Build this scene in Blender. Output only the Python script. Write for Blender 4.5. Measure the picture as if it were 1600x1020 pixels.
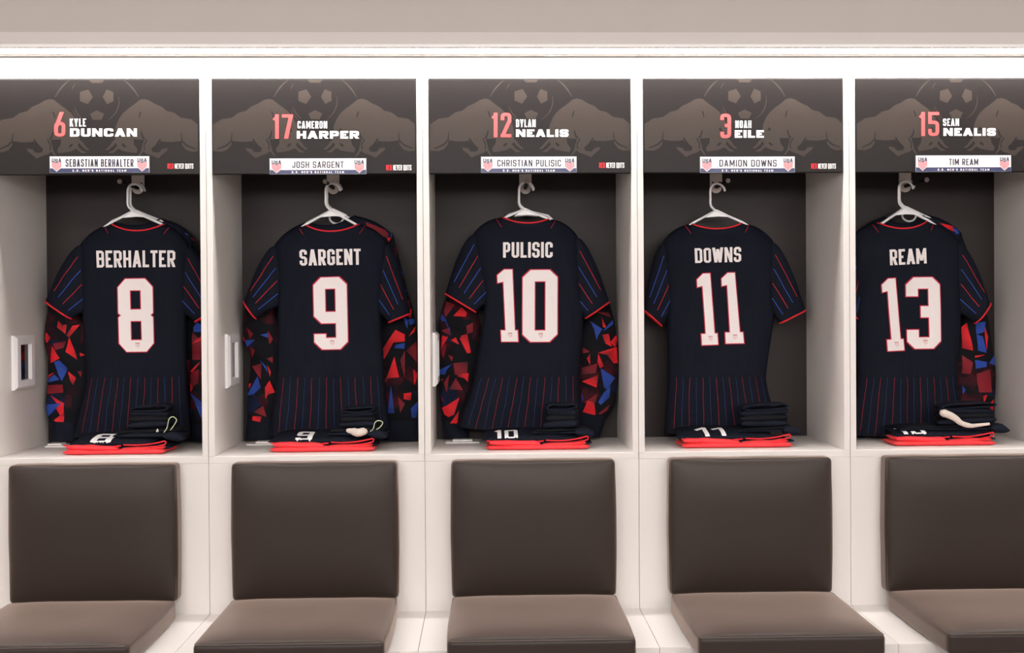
import bpy, bmesh, math, random
from mathutils import Vector, Matrix, noise
from mathutils.bvhtree import BVHTree
from mathutils.geometry import tessellate_polygon

for o in list(bpy.data.objects):
    bpy.data.objects.remove(o, do_unlink=True)
scene = bpy.context.scene
COL = scene.collection

# ------------------------------------------------------------------ camera
F = 1800.0                                   # focal length in pixels of the 1600 px frame
CAM = Vector((-.1462, -3.76, 1.40))
YAW, PITCH, ROLL = .0288, -.0088, -.0065
PX, PY = 811.9, 499.83                       # principal point
_f = Vector((math.sin(YAW) * math.cos(PITCH), math.cos(YAW) * math.cos(PITCH), math.sin(PITCH)))
_r = Vector((math.cos(YAW), -math.sin(YAW), 0))
_u = _r.cross(_f)
RGT = math.cos(ROLL) * _r + math.sin(ROLL) * _u
UPV = -math.sin(ROLL) * _r + math.cos(ROLL) * _u
FWD = _f
cd = bpy.data.cameras.new('camera')
cam = bpy.data.objects.new('camera', cd)
COL.objects.link(cam)
cd.sensor_fit = 'HORIZONTAL'
cd.sensor_width = 36
cd.lens = 36 * F / 1600
cd.shift_x = -(PX - 800) / 1600
cd.shift_y = (PY - 510) / 1600
cd.clip_start = .05
M3 = Matrix((RGT, UPV, -FWD)).transposed()
cam.matrix_world = Matrix.Translation(CAM) @ M3.to_4x4()
scene.camera = cam


def at(u, v, Y):
    """survey helper: the point on the upright plane at depth Y that was measured at (u, v)"""
    d = FWD + (u - PX) / F * RGT - (v - PY) / F * UPV
    return CAM + d * ((Y - CAM.y) / d.y)


# ------------------------------------------------------------------ world, exposure, light levels
world = bpy.data.worlds.new('world')
scene.world = world
world.use_nodes = True
world.node_tree.nodes['Background'].inputs[0].default_value = (.9, .93, 1, 1)
world.node_tree.nodes['Background'].inputs[1].default_value = .05
scene.view_settings.view_transform = 'Standard'
scene.view_settings.look = 'None'
scene.view_settings.gamma = 1
scene.view_settings.use_curve_mapping = False
scene.view_settings.exposure = 0.06
LED_POWER = 33.0
CEILING_FILL_POWER = 17.0
OPPOSITE_FILL_POWER = 12.5

# ------------------------------------------------------------------ dimensions (metres)
P = .70            # locker pitch
HW = .02           # side panel thickness
DD = .446          # locker depth behind the front plane
ZS = .9306         # shelf top
ZB = .4184         # bench top
ZH = 1.8446        # underside of the printed header
ZT = 2.1539        # top of the printed header
ZC = 2.222         # top of the lockers, underside of the soffit
BD = .4382         # bench depth
YS = -.134         # front of the soffit
JY = .30           # plane of the jerseys
LY = .372          # plane of the long sleeved tops
XC = [(k - 2) * P for k in range(5)]


# ------------------------------------------------------------------ materials
def srgb(r, g, b):
    def c(x):
        x /= 255.0
        return x / 12.92 if x <= .04045 else ((x + .055) / 1.055) ** 2.4
    return (c(r), c(g), c(b), 1)


MATS = {}


def mat(name, col, rough=.5, spec=.5, noise_amt=0.0, noise_scale=20, bump=0.0, bump_scale=200, sheen=0.0, coat=0.0, metal=0.0):
    m = bpy.data.materials.new(name)
    m.use_nodes = True
    nt = m.node_tree
    b = nt.nodes['Principled BSDF']
    b.inputs['Base Color'].default_value = col
    b.inputs['Roughness'].default_value = rough
    b.inputs['Specular IOR Level'].default_value = spec
    b.inputs['Metallic'].default_value = metal
    b.inputs['Sheen Weight'].default_value = sheen
    b.inputs['Sheen Roughness'].default_value = .46
    b.inputs['Sheen Tint'].default_value = (1, .74, .63, 1)
    b.inputs['Coat Weight'].default_value = coat
    tc = nt.nodes.new('ShaderNodeTexCoord')
    if noise_amt > 0:
        n = nt.nodes.new('ShaderNodeTexNoise')
        n.inputs['Scale'].default_value = noise_scale
        n.inputs['Detail'].default_value = 6
        nt.links.new(tc.outputs['Object'], n.inputs['Vector'])
        mx = nt.nodes.new('ShaderNodeMix')
        mx.data_type = 'RGBA'
        mx.inputs['A'].default_value = tuple(c * (1 - noise_amt) for c in col[:3]) + (1,)
        mx.inputs['B'].default_value = tuple(min(1, c * (1 + noise_amt)) for c in col[:3]) + (1,)
        nt.links.new(n.outputs['Fac'], mx.inputs['Factor'])
        nt.links.new(mx.outputs['Result'], b.inputs['Base Color'])
    if bump > 0:
        n2 = nt.nodes.new('ShaderNodeTexNoise')
        n2.inputs['Scale'].default_value = bump_scale
        n2.inputs['Detail'].default_value = 3
        nt.links.new(tc.outputs['Object'], n2.inputs['Vector'])
        bp = nt.nodes.new('ShaderNodeBump')
        bp.inputs['Strength'].default_value = bump
        bp.inputs['Distance'].default_value = .002
        nt.links.new(n2.outputs['Fac'], bp.inputs['Height'])
        nt.links.new(bp.outputs['Normal'], b.inputs['Normal'])
    MATS[name] = m
    return m


def emission(name, col, strength):
    m = bpy.data.materials.new(name)
    m.use_nodes = True
    b = m.node_tree.nodes['Principled BSDF']
    b.inputs['Base Color'].default_value = (.8, .8, .8, 1)
    b.inputs['Emission Color'].default_value = col
    b.inputs['Emission Strength'].default_value = strength
    MATS[name] = m
    return m


def rib_fabric(name, col, hi, spacing, bump=.35):
    """knit cloth with fine upright ribs"""
    m = bpy.data.materials.new(name)
    m.use_nodes = True
    nt = m.node_tree
    b = nt.nodes['Principled BSDF']
    b.inputs['Roughness'].default_value = .78
    b.inputs['Specular IOR Level'].default_value = .15
    tc = nt.nodes.new('ShaderNodeTexCoord')
    w = nt.nodes.new('ShaderNodeTexWave')
    w.wave_type = 'BANDS'
    w.bands_direction = 'X'
    w.inputs['Scale'].default_value = .314 / spacing
    w.inputs['Distortion'].default_value = .6
    w.inputs['Detail'].default_value = 1
    nt.links.new(tc.outputs['Object'], w.inputs['Vector'])
    n = nt.nodes.new('ShaderNodeTexNoise')
    n.inputs['Scale'].default_value = 9
    nt.links.new(tc.outputs['Object'], n.inputs['Vector'])
    mul = nt.nodes.new('ShaderNodeMath')
    mul.operation = 'MULTIPLY'
    nt.links.new(w.outputs['Fac'], mul.inputs[0])
    nt.links.new(n.outputs['Fac'], mul.inputs[1])
    mx = nt.nodes.new('ShaderNodeMix')
    mx.data_type = 'RGBA'
    mx.inputs['A'].default_value = col
    mx.inputs['B'].default_value = hi
    nt.links.new(mul.outputs[0], mx.inputs['Factor'])
    nt.links.new(mx.outputs['Result'], b.inputs['Base Color'])
    bp = nt.nodes.new('ShaderNodeBump')
    bp.inputs['Strength'].default_value = bump
    bp.inputs['Distance'].default_value = .001
    nt.links.new(w.outputs['Fac'], bp.inputs['Height'])
    nt.links.new(bp.outputs['Normal'], b.inputs['Normal'])
    MATS[name] = m
    return m


def shard_mat(name, col, dark):
    """printed shard: spray fade from full colour to the cloth, carried by the 'fade' attribute"""
    m = bpy.data.materials.new(name)
    m.use_nodes = True
    nt = m.node_tree
    b = nt.nodes['Principled BSDF']
    b.inputs['Roughness'].default_value = .7
    b.inputs['Specular IOR Level'].default_value = .3
    a = nt.nodes.new('ShaderNodeAttribute')
    a.attribute_name = 'fade'
    tc = nt.nodes.new('ShaderNodeTexCoord')
    n = nt.nodes.new('ShaderNodeTexNoise')
    n.inputs['Scale'].default_value = 420
    n.inputs['Detail'].default_value = 2
    nt.links.new(tc.outputs['Object'], n.inputs['Vector'])
    add = nt.nodes.new('ShaderNodeMath')
    add.operation = 'MULTIPLY_ADD'
    add.inputs[1].default_value = 1.1
    add.inputs[2].default_value = -.55
    nt.links.new(n.outputs['Fac'], add.inputs[0])
    ad2 = nt.nodes.new('ShaderNodeMath')
    ad2.operation = 'ADD'
    ad2.use_clamp = True
    nt.links.new(add.outputs[0], ad2.inputs[0])
    nt.links.new(a.outputs['Fac'], ad2.inputs[1])
    mx = nt.nodes.new('ShaderNodeMix')
    mx.data_type = 'RGBA'
    mx.inputs['A'].default_value = dark
    mx.inputs['B'].default_value = col
    nt.links.new(ad2.outputs[0], mx.inputs['Factor'])
    nt.links.new(mx.outputs['Result'], b.inputs['Base Color'])
    MATS[name] = m
    return m


mat('white_laminate', srgb(226, 219, 214), .42, .4, .025, 3)
mat('white_paint', srgb(214, 208, 204), .7, .3, .02, 2)
mat('soffit_paint', srgb(196, 187, 182), .75, .3, .03, 3, .1, 60)
mat('floor_carpet', srgb(92, 88, 86), .95, .1, .25, 90)
mat('dark_laminate', srgb(43, 35, 33), .5, .3, .08, 14, .1, 300)
mat('header_print', srgb(28, 22, 21), .45, .22, .06, 30, .06, 400)
mat('header_logo', srgb(58, 49, 44), .45, .22, .06, 60)
mat('print_coral', srgb(245, 92, 92), .5, .4)
mat('print_white', srgb(244, 240, 238), .5, .4)
mat('print_red', srgb(228, 34, 46), .5, .4)
mat('plate_white', srgb(236, 230, 228), .35, .5)
mat('plate_navy', srgb(42, 48, 92), .35, .5)
mat('plate_edge', srgb(150, 150, 158), .3, .5)
mat('crest_pink', srgb(220, 118, 122), .45, .4)
mat('crest_grey', srgb(214, 210, 214), .45, .4)
mat('crest_navy', srgb(36, 40, 62), .45, .4)
mat('number_white', srgb(240, 230, 228), .6, .35, .02, 80)
mat('number_red', srgb(196, 26, 58), .6, .35)
mat('number_crest', srgb(214, 160, 160), .6, .35)
rib_fabric('jersey_navy', srgb(11, 13, 24), srgb(28, 32, 48), .0042)
mat('cloth_navy', srgb(15, 19, 33), .8, .2, .25, 30, .3, 500)
mat('cloth_black', srgb(12, 13, 19), .8, .2, .25, 30, .3, 500)
mat('trim_red', srgb(224, 38, 50), .65, .3)
mat('stripe_red', srgb(172, 28, 46), .7, .3)
mat('stripe_blue', srgb(44, 78, 168), .7, .3)
mat('stripe_red_dim', srgb(120, 22, 34), .7, .3)
mat('stripe_blue_dim', srgb(26, 42, 88), .7, .3)
mat('cloth_red', srgb(240, 48, 56), .55, .4, .08, 40, .2, 300, .1)
shard_mat('shard_red', srgb(226, 30, 40), srgb(30, 14, 22))
shard_mat('shard_dark', srgb(128, 22, 34), srgb(22, 16, 26))
shard_mat('shard_blue', srgb(38, 70, 158), srgb(24, 28, 54))
def camo_mat(name):
    """printed knit: near-black cloth with soft maroon and navy facets"""
    m = bpy.data.materials.new(name)
    m.use_nodes = True
    nt = m.node_tree
    b = nt.nodes['Principled BSDF']
    b.inputs['Roughness'].default_value = .8
    b.inputs['Specular IOR Level'].default_value = .2
    tc = nt.nodes.new('ShaderNodeTexCoord')
    v = nt.nodes.new('ShaderNodeTexVoronoi')
    v.distance = 'MANHATTAN'
    v.inputs['Scale'].default_value = 15
    v.inputs['Randomness'].default_value = 1
    nt.links.new(tc.outputs['Object'], v.inputs['Vector'])
    sp = nt.nodes.new('ShaderNodeSeparateColor')
    nt.links.new(v.outputs['Color'], sp.inputs[0])
    r = nt.nodes.new('ShaderNodeValToRGB')
    r.color_ramp.interpolation = 'CONSTANT'
    e = r.color_ramp.elements
    e[0].position, e[0].color = 0, srgb(14, 14, 20)
    e[1].position, e[1].color = .4, srgb(72, 14, 24)
    for p, c in ((.62, srgb(15, 15, 22)), (.72, srgb(20, 30, 62)), (.86, srgb(44, 12, 20))):
        q = e.new(p)
        q.color = c
    nt.links.new(sp.outputs[0], r.inputs['Fac'])
    n = nt.nodes.new('ShaderNodeTexNoise')
    n.inputs['Scale'].default_value = 26
    n.inputs['Detail'].default_value = 8
    nt.links.new(tc.outputs['Object'], n.inputs['Vector'])
    mx = nt.nodes.new('ShaderNodeMix')
    mx.data_type = 'RGBA'
    mx.inputs['B'].default_value = srgb(13, 13, 19)
    mr = nt.nodes.new('ShaderNodeMapRange')
    mr.inputs['From Min'].default_value = .35
    mr.inputs['From Max'].default_value = .65
    nt.links.new(n.outputs['Fac'], mr.inputs['Value'])
    nt.links.new(mr.outputs['Result'], mx.inputs['Factor'])
    nt.links.new(r.outputs['Color'], mx.inputs['A'])
    nt.links.new(mx.outputs['Result'], b.inputs['Base Color'])
    MATS[name] = m


camo_mat('camo')
mat('plastic_white', srgb(247, 244, 244), .3, .5)
mat('plastic_grey', srgb(176, 160, 156), .35, .5)
mat('peg_black', srgb(10, 9, 9), .55, .25)
mat('steel', srgb(236, 222, 216), .4, .5, .05, 40)
mat('leather', srgb(44, 34, 29), .46, .32, .05, 60, .18, 700, .43)
mat('leather_stitch', srgb(84, 70, 62), .45, .6)
mat('dark_glass', srgb(26, 20, 18), .12, .2)
mat('sock_white', srgb(214, 200, 190), .8, .2, .1, 60, .3, 300)
mat('cord_pale', srgb(190, 200, 160), .6, .3)
mat('seam_shadow', srgb(70, 64, 62), .8, .2)
emission('led', (1, .985, .96, 1), LED_POWER)
emission('ceiling_fill', (1, .97, .95, 1), CEILING_FILL_POWER)
emission('opposite_fill', (1, .97, .95, 1), OPPOSITE_FILL_POWER)

# ------------------------------------------------------------------ object helpers
ORG = {}


def tag(o, label, cat=None, group=None, kind=None):
    if label:
        o['label'] = label
    if cat:
        o['category'] = cat
    if group:
        o['group'] = group
    if kind:
        o['kind'] = kind
    return o


def thing(name, loc, label, cat, group=None):
    o = bpy.data.objects.new(name, None)
    COL.objects.link(o)
    o.empty_display_size = .05
    o.location = loc
    ORG[o] = Vector(loc)
    return tag(o, label, cat, group)


def link(name, me, m, parent=None, smooth=False):
    me.materials.append(MATS[m])
    if smooth:
        for p in me.polygons:
            p.use_smooth = True
    o = bpy.data.objects.new(name, me)
    COL.objects.link(o)
    if parent is not None:
        o.parent = parent
        ORG[o] = ORG[parent]
    else:
        ORG[o] = Vector((0, 0, 0))
    return o


def build(name, verts, faces, m, parent=None, smooth=False, weld=0.0, fade=None):
    """verts are world coordinates"""
    off = ORG[parent] if parent is not None else Vector((0, 0, 0))
    me = bpy.data.meshes.new(name)
    me.from_pydata([tuple(Vector(v) - off) for v in verts], [], faces)
    if fade is not None:
        at_ = me.attributes.new('fade', 'FLOAT', 'POINT')
        for i, f in enumerate(fade):
            at_.data[i].value = f
    if weld:
        bm = bmesh.new()
        bm.from_mesh(me)
        bmesh.ops.remove_doubles(bm, verts=bm.verts, dist=weld)
        bmesh.ops.recalc_face_normals(bm, faces=bm.faces)
        bm.to_mesh(me)
        bm.free()
    me.update()
    return link(name, me, m, parent, smooth)


class MB:
    def __init__(s):
        s.v, s.f = [], []

    def add(s, vs, fs):
        n = len(s.v)
        s.v += [Vector(v) for v in vs]
        s.f += [tuple(i + n for i in f) for f in fs]

    def box(s, x0, x1, y0, y1, z0, z1):
        s.add([(x0, y0, z0), (x1, y0, z0), (x1, y1, z0), (x0, y1, z0), (x0, y0, z1), (x1, y0, z1), (x1, y1, z1), (x0, y1, z1)],
              [(0, 3, 2, 1), (4, 5, 6, 7), (0, 1, 5, 4), (1, 2, 6, 5), (2, 3, 7, 6), (3, 0, 4, 7)])

    def tube(s, pts, r, closed=False, n=7, caps=True):
        pts = [Vector(p) for p in pts]
        k = len(pts)
        rad = r if isinstance(r, (list, tuple)) else [r] * k
        rings = []
        prev = None
        for i, p in enumerate(pts):
            a = pts[(i - 1) % k] if (closed or i > 0) else p
            b = pts[(i + 1) % k] if (closed or i < k - 1) else p
            t = (b - a).normalized()
            if prev is None:
                ref = Vector((0, 1, 0)) if abs(t.y) < .8 else Vector((0, 0, 1))
                nn = t.cross(ref).normalized()
            else:
                nn = (prev - t * prev.dot(t)).normalized()
            prev = nn
            bb = t.cross(nn)
            rings.append([p + (nn * math.cos(q) + bb * math.sin(q)) * rad[i] for q in [2 * math.pi * j / n for j in range(n)]])
        vs = [v for ring in rings for v in ring]
        fs = []
        for i in range(k if closed else k - 1):
            i2 = (i + 1) % k
            for j in range(n):
                j2 = (j + 1) % n
                fs.append((i * n + j, i * n + j2, i2 * n + j2, i2 * n + j))
        if caps and not closed:
            fs.append(tuple(range(n - 1, -1, -1)))
            fs.append(tuple((k - 1) * n + j for j in range(n)))
        s.add(vs, fs)

    def prism(s, poly, y0, y1):
        """polygon in x, z extruded along y"""
        n = len(poly)
        vs = [(x, y0, z) for x, z in poly] + [(x, y1, z) for x, z in poly]
        s.add(vs, [tuple(range(n)), tuple(range(2 * n - 1, n - 1, -1))] + [(i, i + n, (i + 1) % n + n, (i + 1) % n) for i in range(n)])

    def build(s, name, m, parent=None, smooth=False, bevel=0.0, weld=0.0):
        o = build(name, s.v, s.f, m, parent, smooth, weld)
        if bevel:
            bm = bmesh.new()
            bm.from_mesh(o.data)
            bmesh.ops.recalc_face_normals(bm, faces=bm.faces)
            bmesh.ops.bevel(bm, geom=list(bm.edges), offset=bevel, segments=2, affect='EDGES', profile=.5)
            bm.to_mesh(o.data)
            bm.free()
        return o


def bx(name, m, parent, x0, x1, y0, y1, z0, z1, bevel=.0012):
    b = MB()
    b.box(x0, x1, y0, y1, z0, z1)
    return b.build(name, m, parent, bevel=bevel)


def catmull(pts, n):
    pts = [Vector(p) for p in pts]
    k = len(pts)
    out = []
    for i in range(n + 1):
        t = i / n * (k - 1)
        j = min(int(t), k - 2)
        f = t - j
        p1, p2 = pts[j], pts[j + 1]
        p0 = pts[j - 1] if j > 0 else p1 * 2 - p2
        p3 = pts[j + 2] if j + 2 < k else p2 * 2 - p1
        out.append(.5 * ((2 * p1) + (p2 - p0) * f + (2 * p0 - 5 * p1 + 4 * p2 - p3) * f * f + (3 * p1 - p0 - 3 * p2 + p3) * f ** 3))
    return out


# ------------------------------------------------------------------ block lettering (strokes with cut corners)
R_ = 1
GLYPH = {
    'A': (1.08, [[(0, 0), (.5, 1)], [(1, 0), (.5, 1)], [(.16, .24), (.84, .24)]], [2, 2, 0]),
    'B': (1, [[(0, .52), (0, 1), (.97, 1, R_), (.97, .52, .5)], [(0, 0), (0, .52), (1, .52, .5), (1, 0, R_)]], [1, 1]),
    'C': (1, [[(1, .68), (1, 1, R_), (0, 1, R_), (0, 0, R_), (1, 0, R_), (1, .32)]], [0]),
    'D': (1, [[(0, 0), (0, 1), (1, 1, R_), (1, 0, R_)]], [1]),
    'E': (.86, [[(1, 1), (0, 1), (0, 0), (1, 0)], [(0, .5), (.88, .5)]], [0, 0]),
    'F': (.86, [[(1, 1), (0, 1), (0, 0)], [(0, .48), (.88, .48)]], [0, 0]),
    'G': (1, [[(1, .7), (1, 1, R_), (0, 1, R_), (0, 0, R_), (1, 0, R_), (1, .46), (.55, .46)]], [0]),
    'H': (1, [[(0, 0), (0, 1)], [(1, 0), (1, 1)], [(0, .5), (1, .5)]], [0, 0, 0]),
    'I': (0, [[(0, 0), (0, 1)]], [0]),
    'J': (.85, [[(1, 1), (1, 0, R_), (0, 0, R_), (0, .32)]], [0]),
    'K': (1, [[(0, 0), (0, 1)], [(1, 1), (.08, .40)], [(.34, .60), (1, 0)]], [0, 2, 2]),
    'L': (.82, [[(0, 1), (0, 0), (1, 0)]], [0]),
    'M': (1.35, [[(0, 0), (0, 1)], [(1, 0), (1, 1)], [(0, 1), (.5, .2)], [(1, 1), (.5, .2)]], [0, 0, 2, 2]),
    'N': (1.08, [[(0, 0), (0, 1)], [(1, 0), (1, 1)], [(0, 1), (1, 0)]], [0, 0, 2]),
    'O': (1, [[(0, 0, R_), (0, 1, R_), (1, 1, R_), (1, 0, R_)]], [1]),
    'P': (.96, [[(0, .42), (0, 1), (1, 1, R_), (1, .42, R_)], [(0, 0), (0, .5)]], [1, 0]),
    'Q': (1, [[(0, 0, R_), (0, 1, R_), (1, 1, R_), (1, 0, R_)], [(.62, .2), (1.05, -.08)]], [1, 2]),
    'R': (1, [[(0, .44), (0, 1), (1, 1, R_), (1, .44, R_)], [(0, 0), (0, .5)], [(.5, .46), (1, 0)]], [1, 0, 2]),
    'S': (1, [[(1, .72), (1, 1, R_), (0, 1, R_), (0, .51, R_), (1, .49, R_), (1, 0, R_), (0, 0, R_), (0, .28)]], [0]),
    'T': (.9, [[(0, 1), (1, 1)], [(.5, 0), (.5, 1)]], [0, 0]),
    'U': (1, [[(0, 1), (0, 0, R_), (1, 0, R_), (1, 1)]], [0]),
    'V': (1.05, [[(0, 1), (.5, 0)], [(1, 1), (.5, 0)]], [2, 2]),
    'W': (1.45, [[(0, 1), (.24, 0)], [(.5, .9), (.24, 0)], [(.5, .9), (.76, 0)], [(1, 1), (.76, 0)]], [2, 2, 2, 2]),
    'Y': (1.05, [[(0, 1), (.5, .4)], [(1, 1), (.5, .4)], [(.5, 0), (.5, .44)]], [2, 2, 0]),
    '.': (0, [[(0, 0), (0, .06)]], [0]),
    "'": (0, [[(0, .75), (0, 1)]], [0]),
    '0': (1, [[(0, 0, R_), (0, 1, R_), (1, 1, R_), (1, 0, R_)]], [1]),
    '1': (.6, [[(1, 0), (1, 1)], [(.9, .95), (0, .8)]], [0, 0]),
    '2': (1, [[(0, .72), (0, 1, R_), (1, 1, R_), (1, .62)], [(1, .68), (0, .04)], [(0, 0), (1, 0)]], [0, 2, 0]),
    '3': (1, [[(0, .78), (0, 1, R_), (1, 1, R_), (1, .52, .5), (.38, .52)], [(.38, .52), (1, .52, .5), (1, 0, R_), (0, 0, R_), (0, .22)]], [0, 0]),
    '5': (1, [[(1, 1), (0, 1), (0, .58), (1, .58, R_), (1, 0, R_), (0, 0, R_), (0, .26)]], [0]),
    '6': (1, [[(0, 0, R_), (0, .54, R_), (1, .54, R_), (1, 0, R_)], [(.78, 1), (.02, .38)]], [1, 2]),
    '7': (1, [[(0, 1), (1, 1)], [(1, .97), (.3, 0)]], [0, 2]),
    '8': (1, [[(0, .5, .35), (0, 1, R_), (1, 1, R_), (1, .5, .35)], [(0, 0, R_), (0, .5, .35), (1, .5, .35), (1, 0, R_)]], [1, 1]),
    '9': (1, [[(0, .43, R_), (0, 1, R_), (1, 1, R_), (1, .43)], [(1, .5), (1, 0, R_), (0, 0, R_), (0, .16)]], [1, 0]),
    ' ': (.42, [], []),
}


def stroke_quads(path, closed, x0, y0, w, h, tx, ty, rnd, seg, grow=0.0):
    if closed == 2:
        # slanted stroke with level ends
        hw = tx * .56 + grow
        pq = sorted(path, key=lambda p: p[1])
        (xa, ya), (xb, yb) = [(x0 + tx / 2 + p[0] * (w - tx), y0 + p[1] * h) for p in pq]
        ya -= grow if pq[0][1] == 0 else 0
        yb += grow if pq[1][1] == 1 else 0
        return [[Vector((xa - hw, ya)), Vector((xa + hw, ya)), Vector((xb + hw, yb)), Vector((xb - hw, yb))]]
    n = len(path)
    raw = [(Vector(((x0 + tx / 2 + p[0] * (w - tx)) / tx, (y0 + ty / 2 + p[1] * (h - ty)) / ty)), p[2] if len(p) > 2 else 0) for p in path]
    gx, gy = .5 + grow / tx, .5 + grow / ty
    if not closed:
        for e, q in ((0, 1), (-1, -2)):
            d = (raw[e][0] - raw[q][0]).normalized()
            edge = (abs(d.y) > .5 and path[e][1] in (0, 1)) or (abs(d.x) > .8 and path[e][0] in (0, 1))
            k = .5 if edge else 0
            if edge and abs(d.x) > .15 and abs(d.y) > .5:
                k = .5 / abs(d.y)
            raw[e] = (raw[e][0] + d * k + Vector((d.x * grow / tx, d.y * grow / ty)), 0)
    L, Rr = [], []

    def miter(c, d1, d2):
        n1, n2 = Vector((-d1.y, d1.x)), Vector((-d2.y, d2.x))
        nn = (n1 + n2).normalized()
        return Vector((nn.x * gx, nn.y * gy)) / max(.42, nn.dot(n1))
    for i in range(n):
        c, r = raw[i]
        d1 = (c - raw[i - 1][0]).normalized() if (closed or i > 0) else None
        d2 = (raw[(i + 1) % n][0] - c).normalized() if (closed or i < n - 1) else None
        if d1 is None or d2 is None:
            d = d1 or d2
            v = Vector((-d.y * gx, d.x * gy))
            L.append(c + v)
            Rr.append(c - v)
            continue
        v = miter(c, d1, d2)
        if not r:
            L.append(c + v)
            Rr.append(c - v)
            continue
        turn = d1.x * d2.y - d1.y * d2.x          # > 0: left turn, the right side is outside
        la = (c - raw[i - 1][0]).length
        lb = (raw[(i + 1) % n][0] - c).length
        ro = min(rnd * r, la * .5 + .4, lb * .5 + .4)
        ri = max(0, ro - 1) if seg > 1 else 0
        outer = c - v if turn > 0 else c + v
        inner = c + v if turn > 0 else c - v
        m = seg if seg > 1 else 1
        for k in range(m + 1):
            t = k / m
            po, qo = outer - d1 * ro, outer + d2 * ro
            pi, qi = inner - d1 * ri, inner + d2 * ri
            if seg > 1:
                o_ = po * (1 - t) ** 2 + outer * 2 * t * (1 - t) + qo * t * t
                i_ = pi * (1 - t) ** 2 + inner * 2 * t * (1 - t) + qi * t * t
            else:
                o_, i_ = po.lerp(qo, t), pi.lerp(qi, t)
            L.append(i_ if turn > 0 else o_)
            Rr.append(o_ if turn > 0 else i_)
    out = []
    m = len(L)
    for i in range(m if closed else m - 1):
        j = (i + 1) % m
        out.append([Vector((q.x * tx, q.y * ty)) for q in (L[i], L[j], Rr[j], Rr[i])])
    return out


class Quad(list):
    """a piece of a stroke; strokes of one letter lie a hair above one another, like thick ink"""
    def __init__(s, pts, layer=0):
        list.__init__(s, pts)
        s.layer = layer


def mapq(quads, f):
    return [Quad([f(p) for p in q], q.layer) for q in quads]


def text_quads(s, W, H, stem, bar=None, gap=.28, rnd=.8, seg=3, grow=0.0):
    """lettering in a W x H box; stem and bar are stroke widths; gap as a share of the letter width"""
    bar = bar or stem
    ws = [GLYPH[c][0] for c in s]
    fixed = sum(stem for c in ws if c == 0)
    tot = sum(ws) + gap * (len(s) - 1)
    unit = (W - fixed) / max(tot, .01)
    x = 0
    out = []
    for c, w in zip(s, ws):
        gw = stem if w == 0 else w * unit
        for li, (path, cl) in enumerate(zip(GLYPH[c][1], GLYPH[c][2])):
            out += [Quad(q, li) for q in stroke_quads(path, cl, x, 0, gw, H, stem, bar, rnd, seg, grow)]
        x += gw + gap * unit
    return out


def quadmap(q4, W, H):
    """q4: top-left, top-right, bottom-right, bottom-left corners"""
    tl, tr, br, bl = [Vector(p) for p in q4]

    def f(p):
        a, b = p.x / W, p.y / H
        return (bl * (1 - a) + br * a) * (1 - b) + (tl * (1 - a) + tr * a) * b
    return f


def tris_of(polys):
    out = []
    for p in polys:
        if len(p) == 3:
            out.append(tuple(p))
        elif len(p) == 4:
            out += [(p[0], p[1], p[2]), (p[0], p[2], p[3])]
        else:
            vs = [Vector((q[0], q[1], 0)) for q in p]
            for t in tessellate_polygon([vs]):
                out.append(tuple(p[i] for i in t))
    return out


def flat_print(name, polys, Y, m, parent):
    """polys: lists of (x, z); printed on an upright face at depth Y"""
    vs, fs = [], []
    for t, ly in [(t, getattr(p, 'layer', 0)) for p in polys for t in tris_of([p])]:
        a, b, c = [Vector((q[0], q[1])) for q in t]
        if (b - a).cross(c - a) < 0:
            b, c = c, b
        n = len(vs)
        vs += [(q[0], Y - ly * .00009, q[1]) for q in (a, b, c)]
        fs.append((n, n + 1, n + 2))
    return build(name, vs, fs, m, parent)


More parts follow.
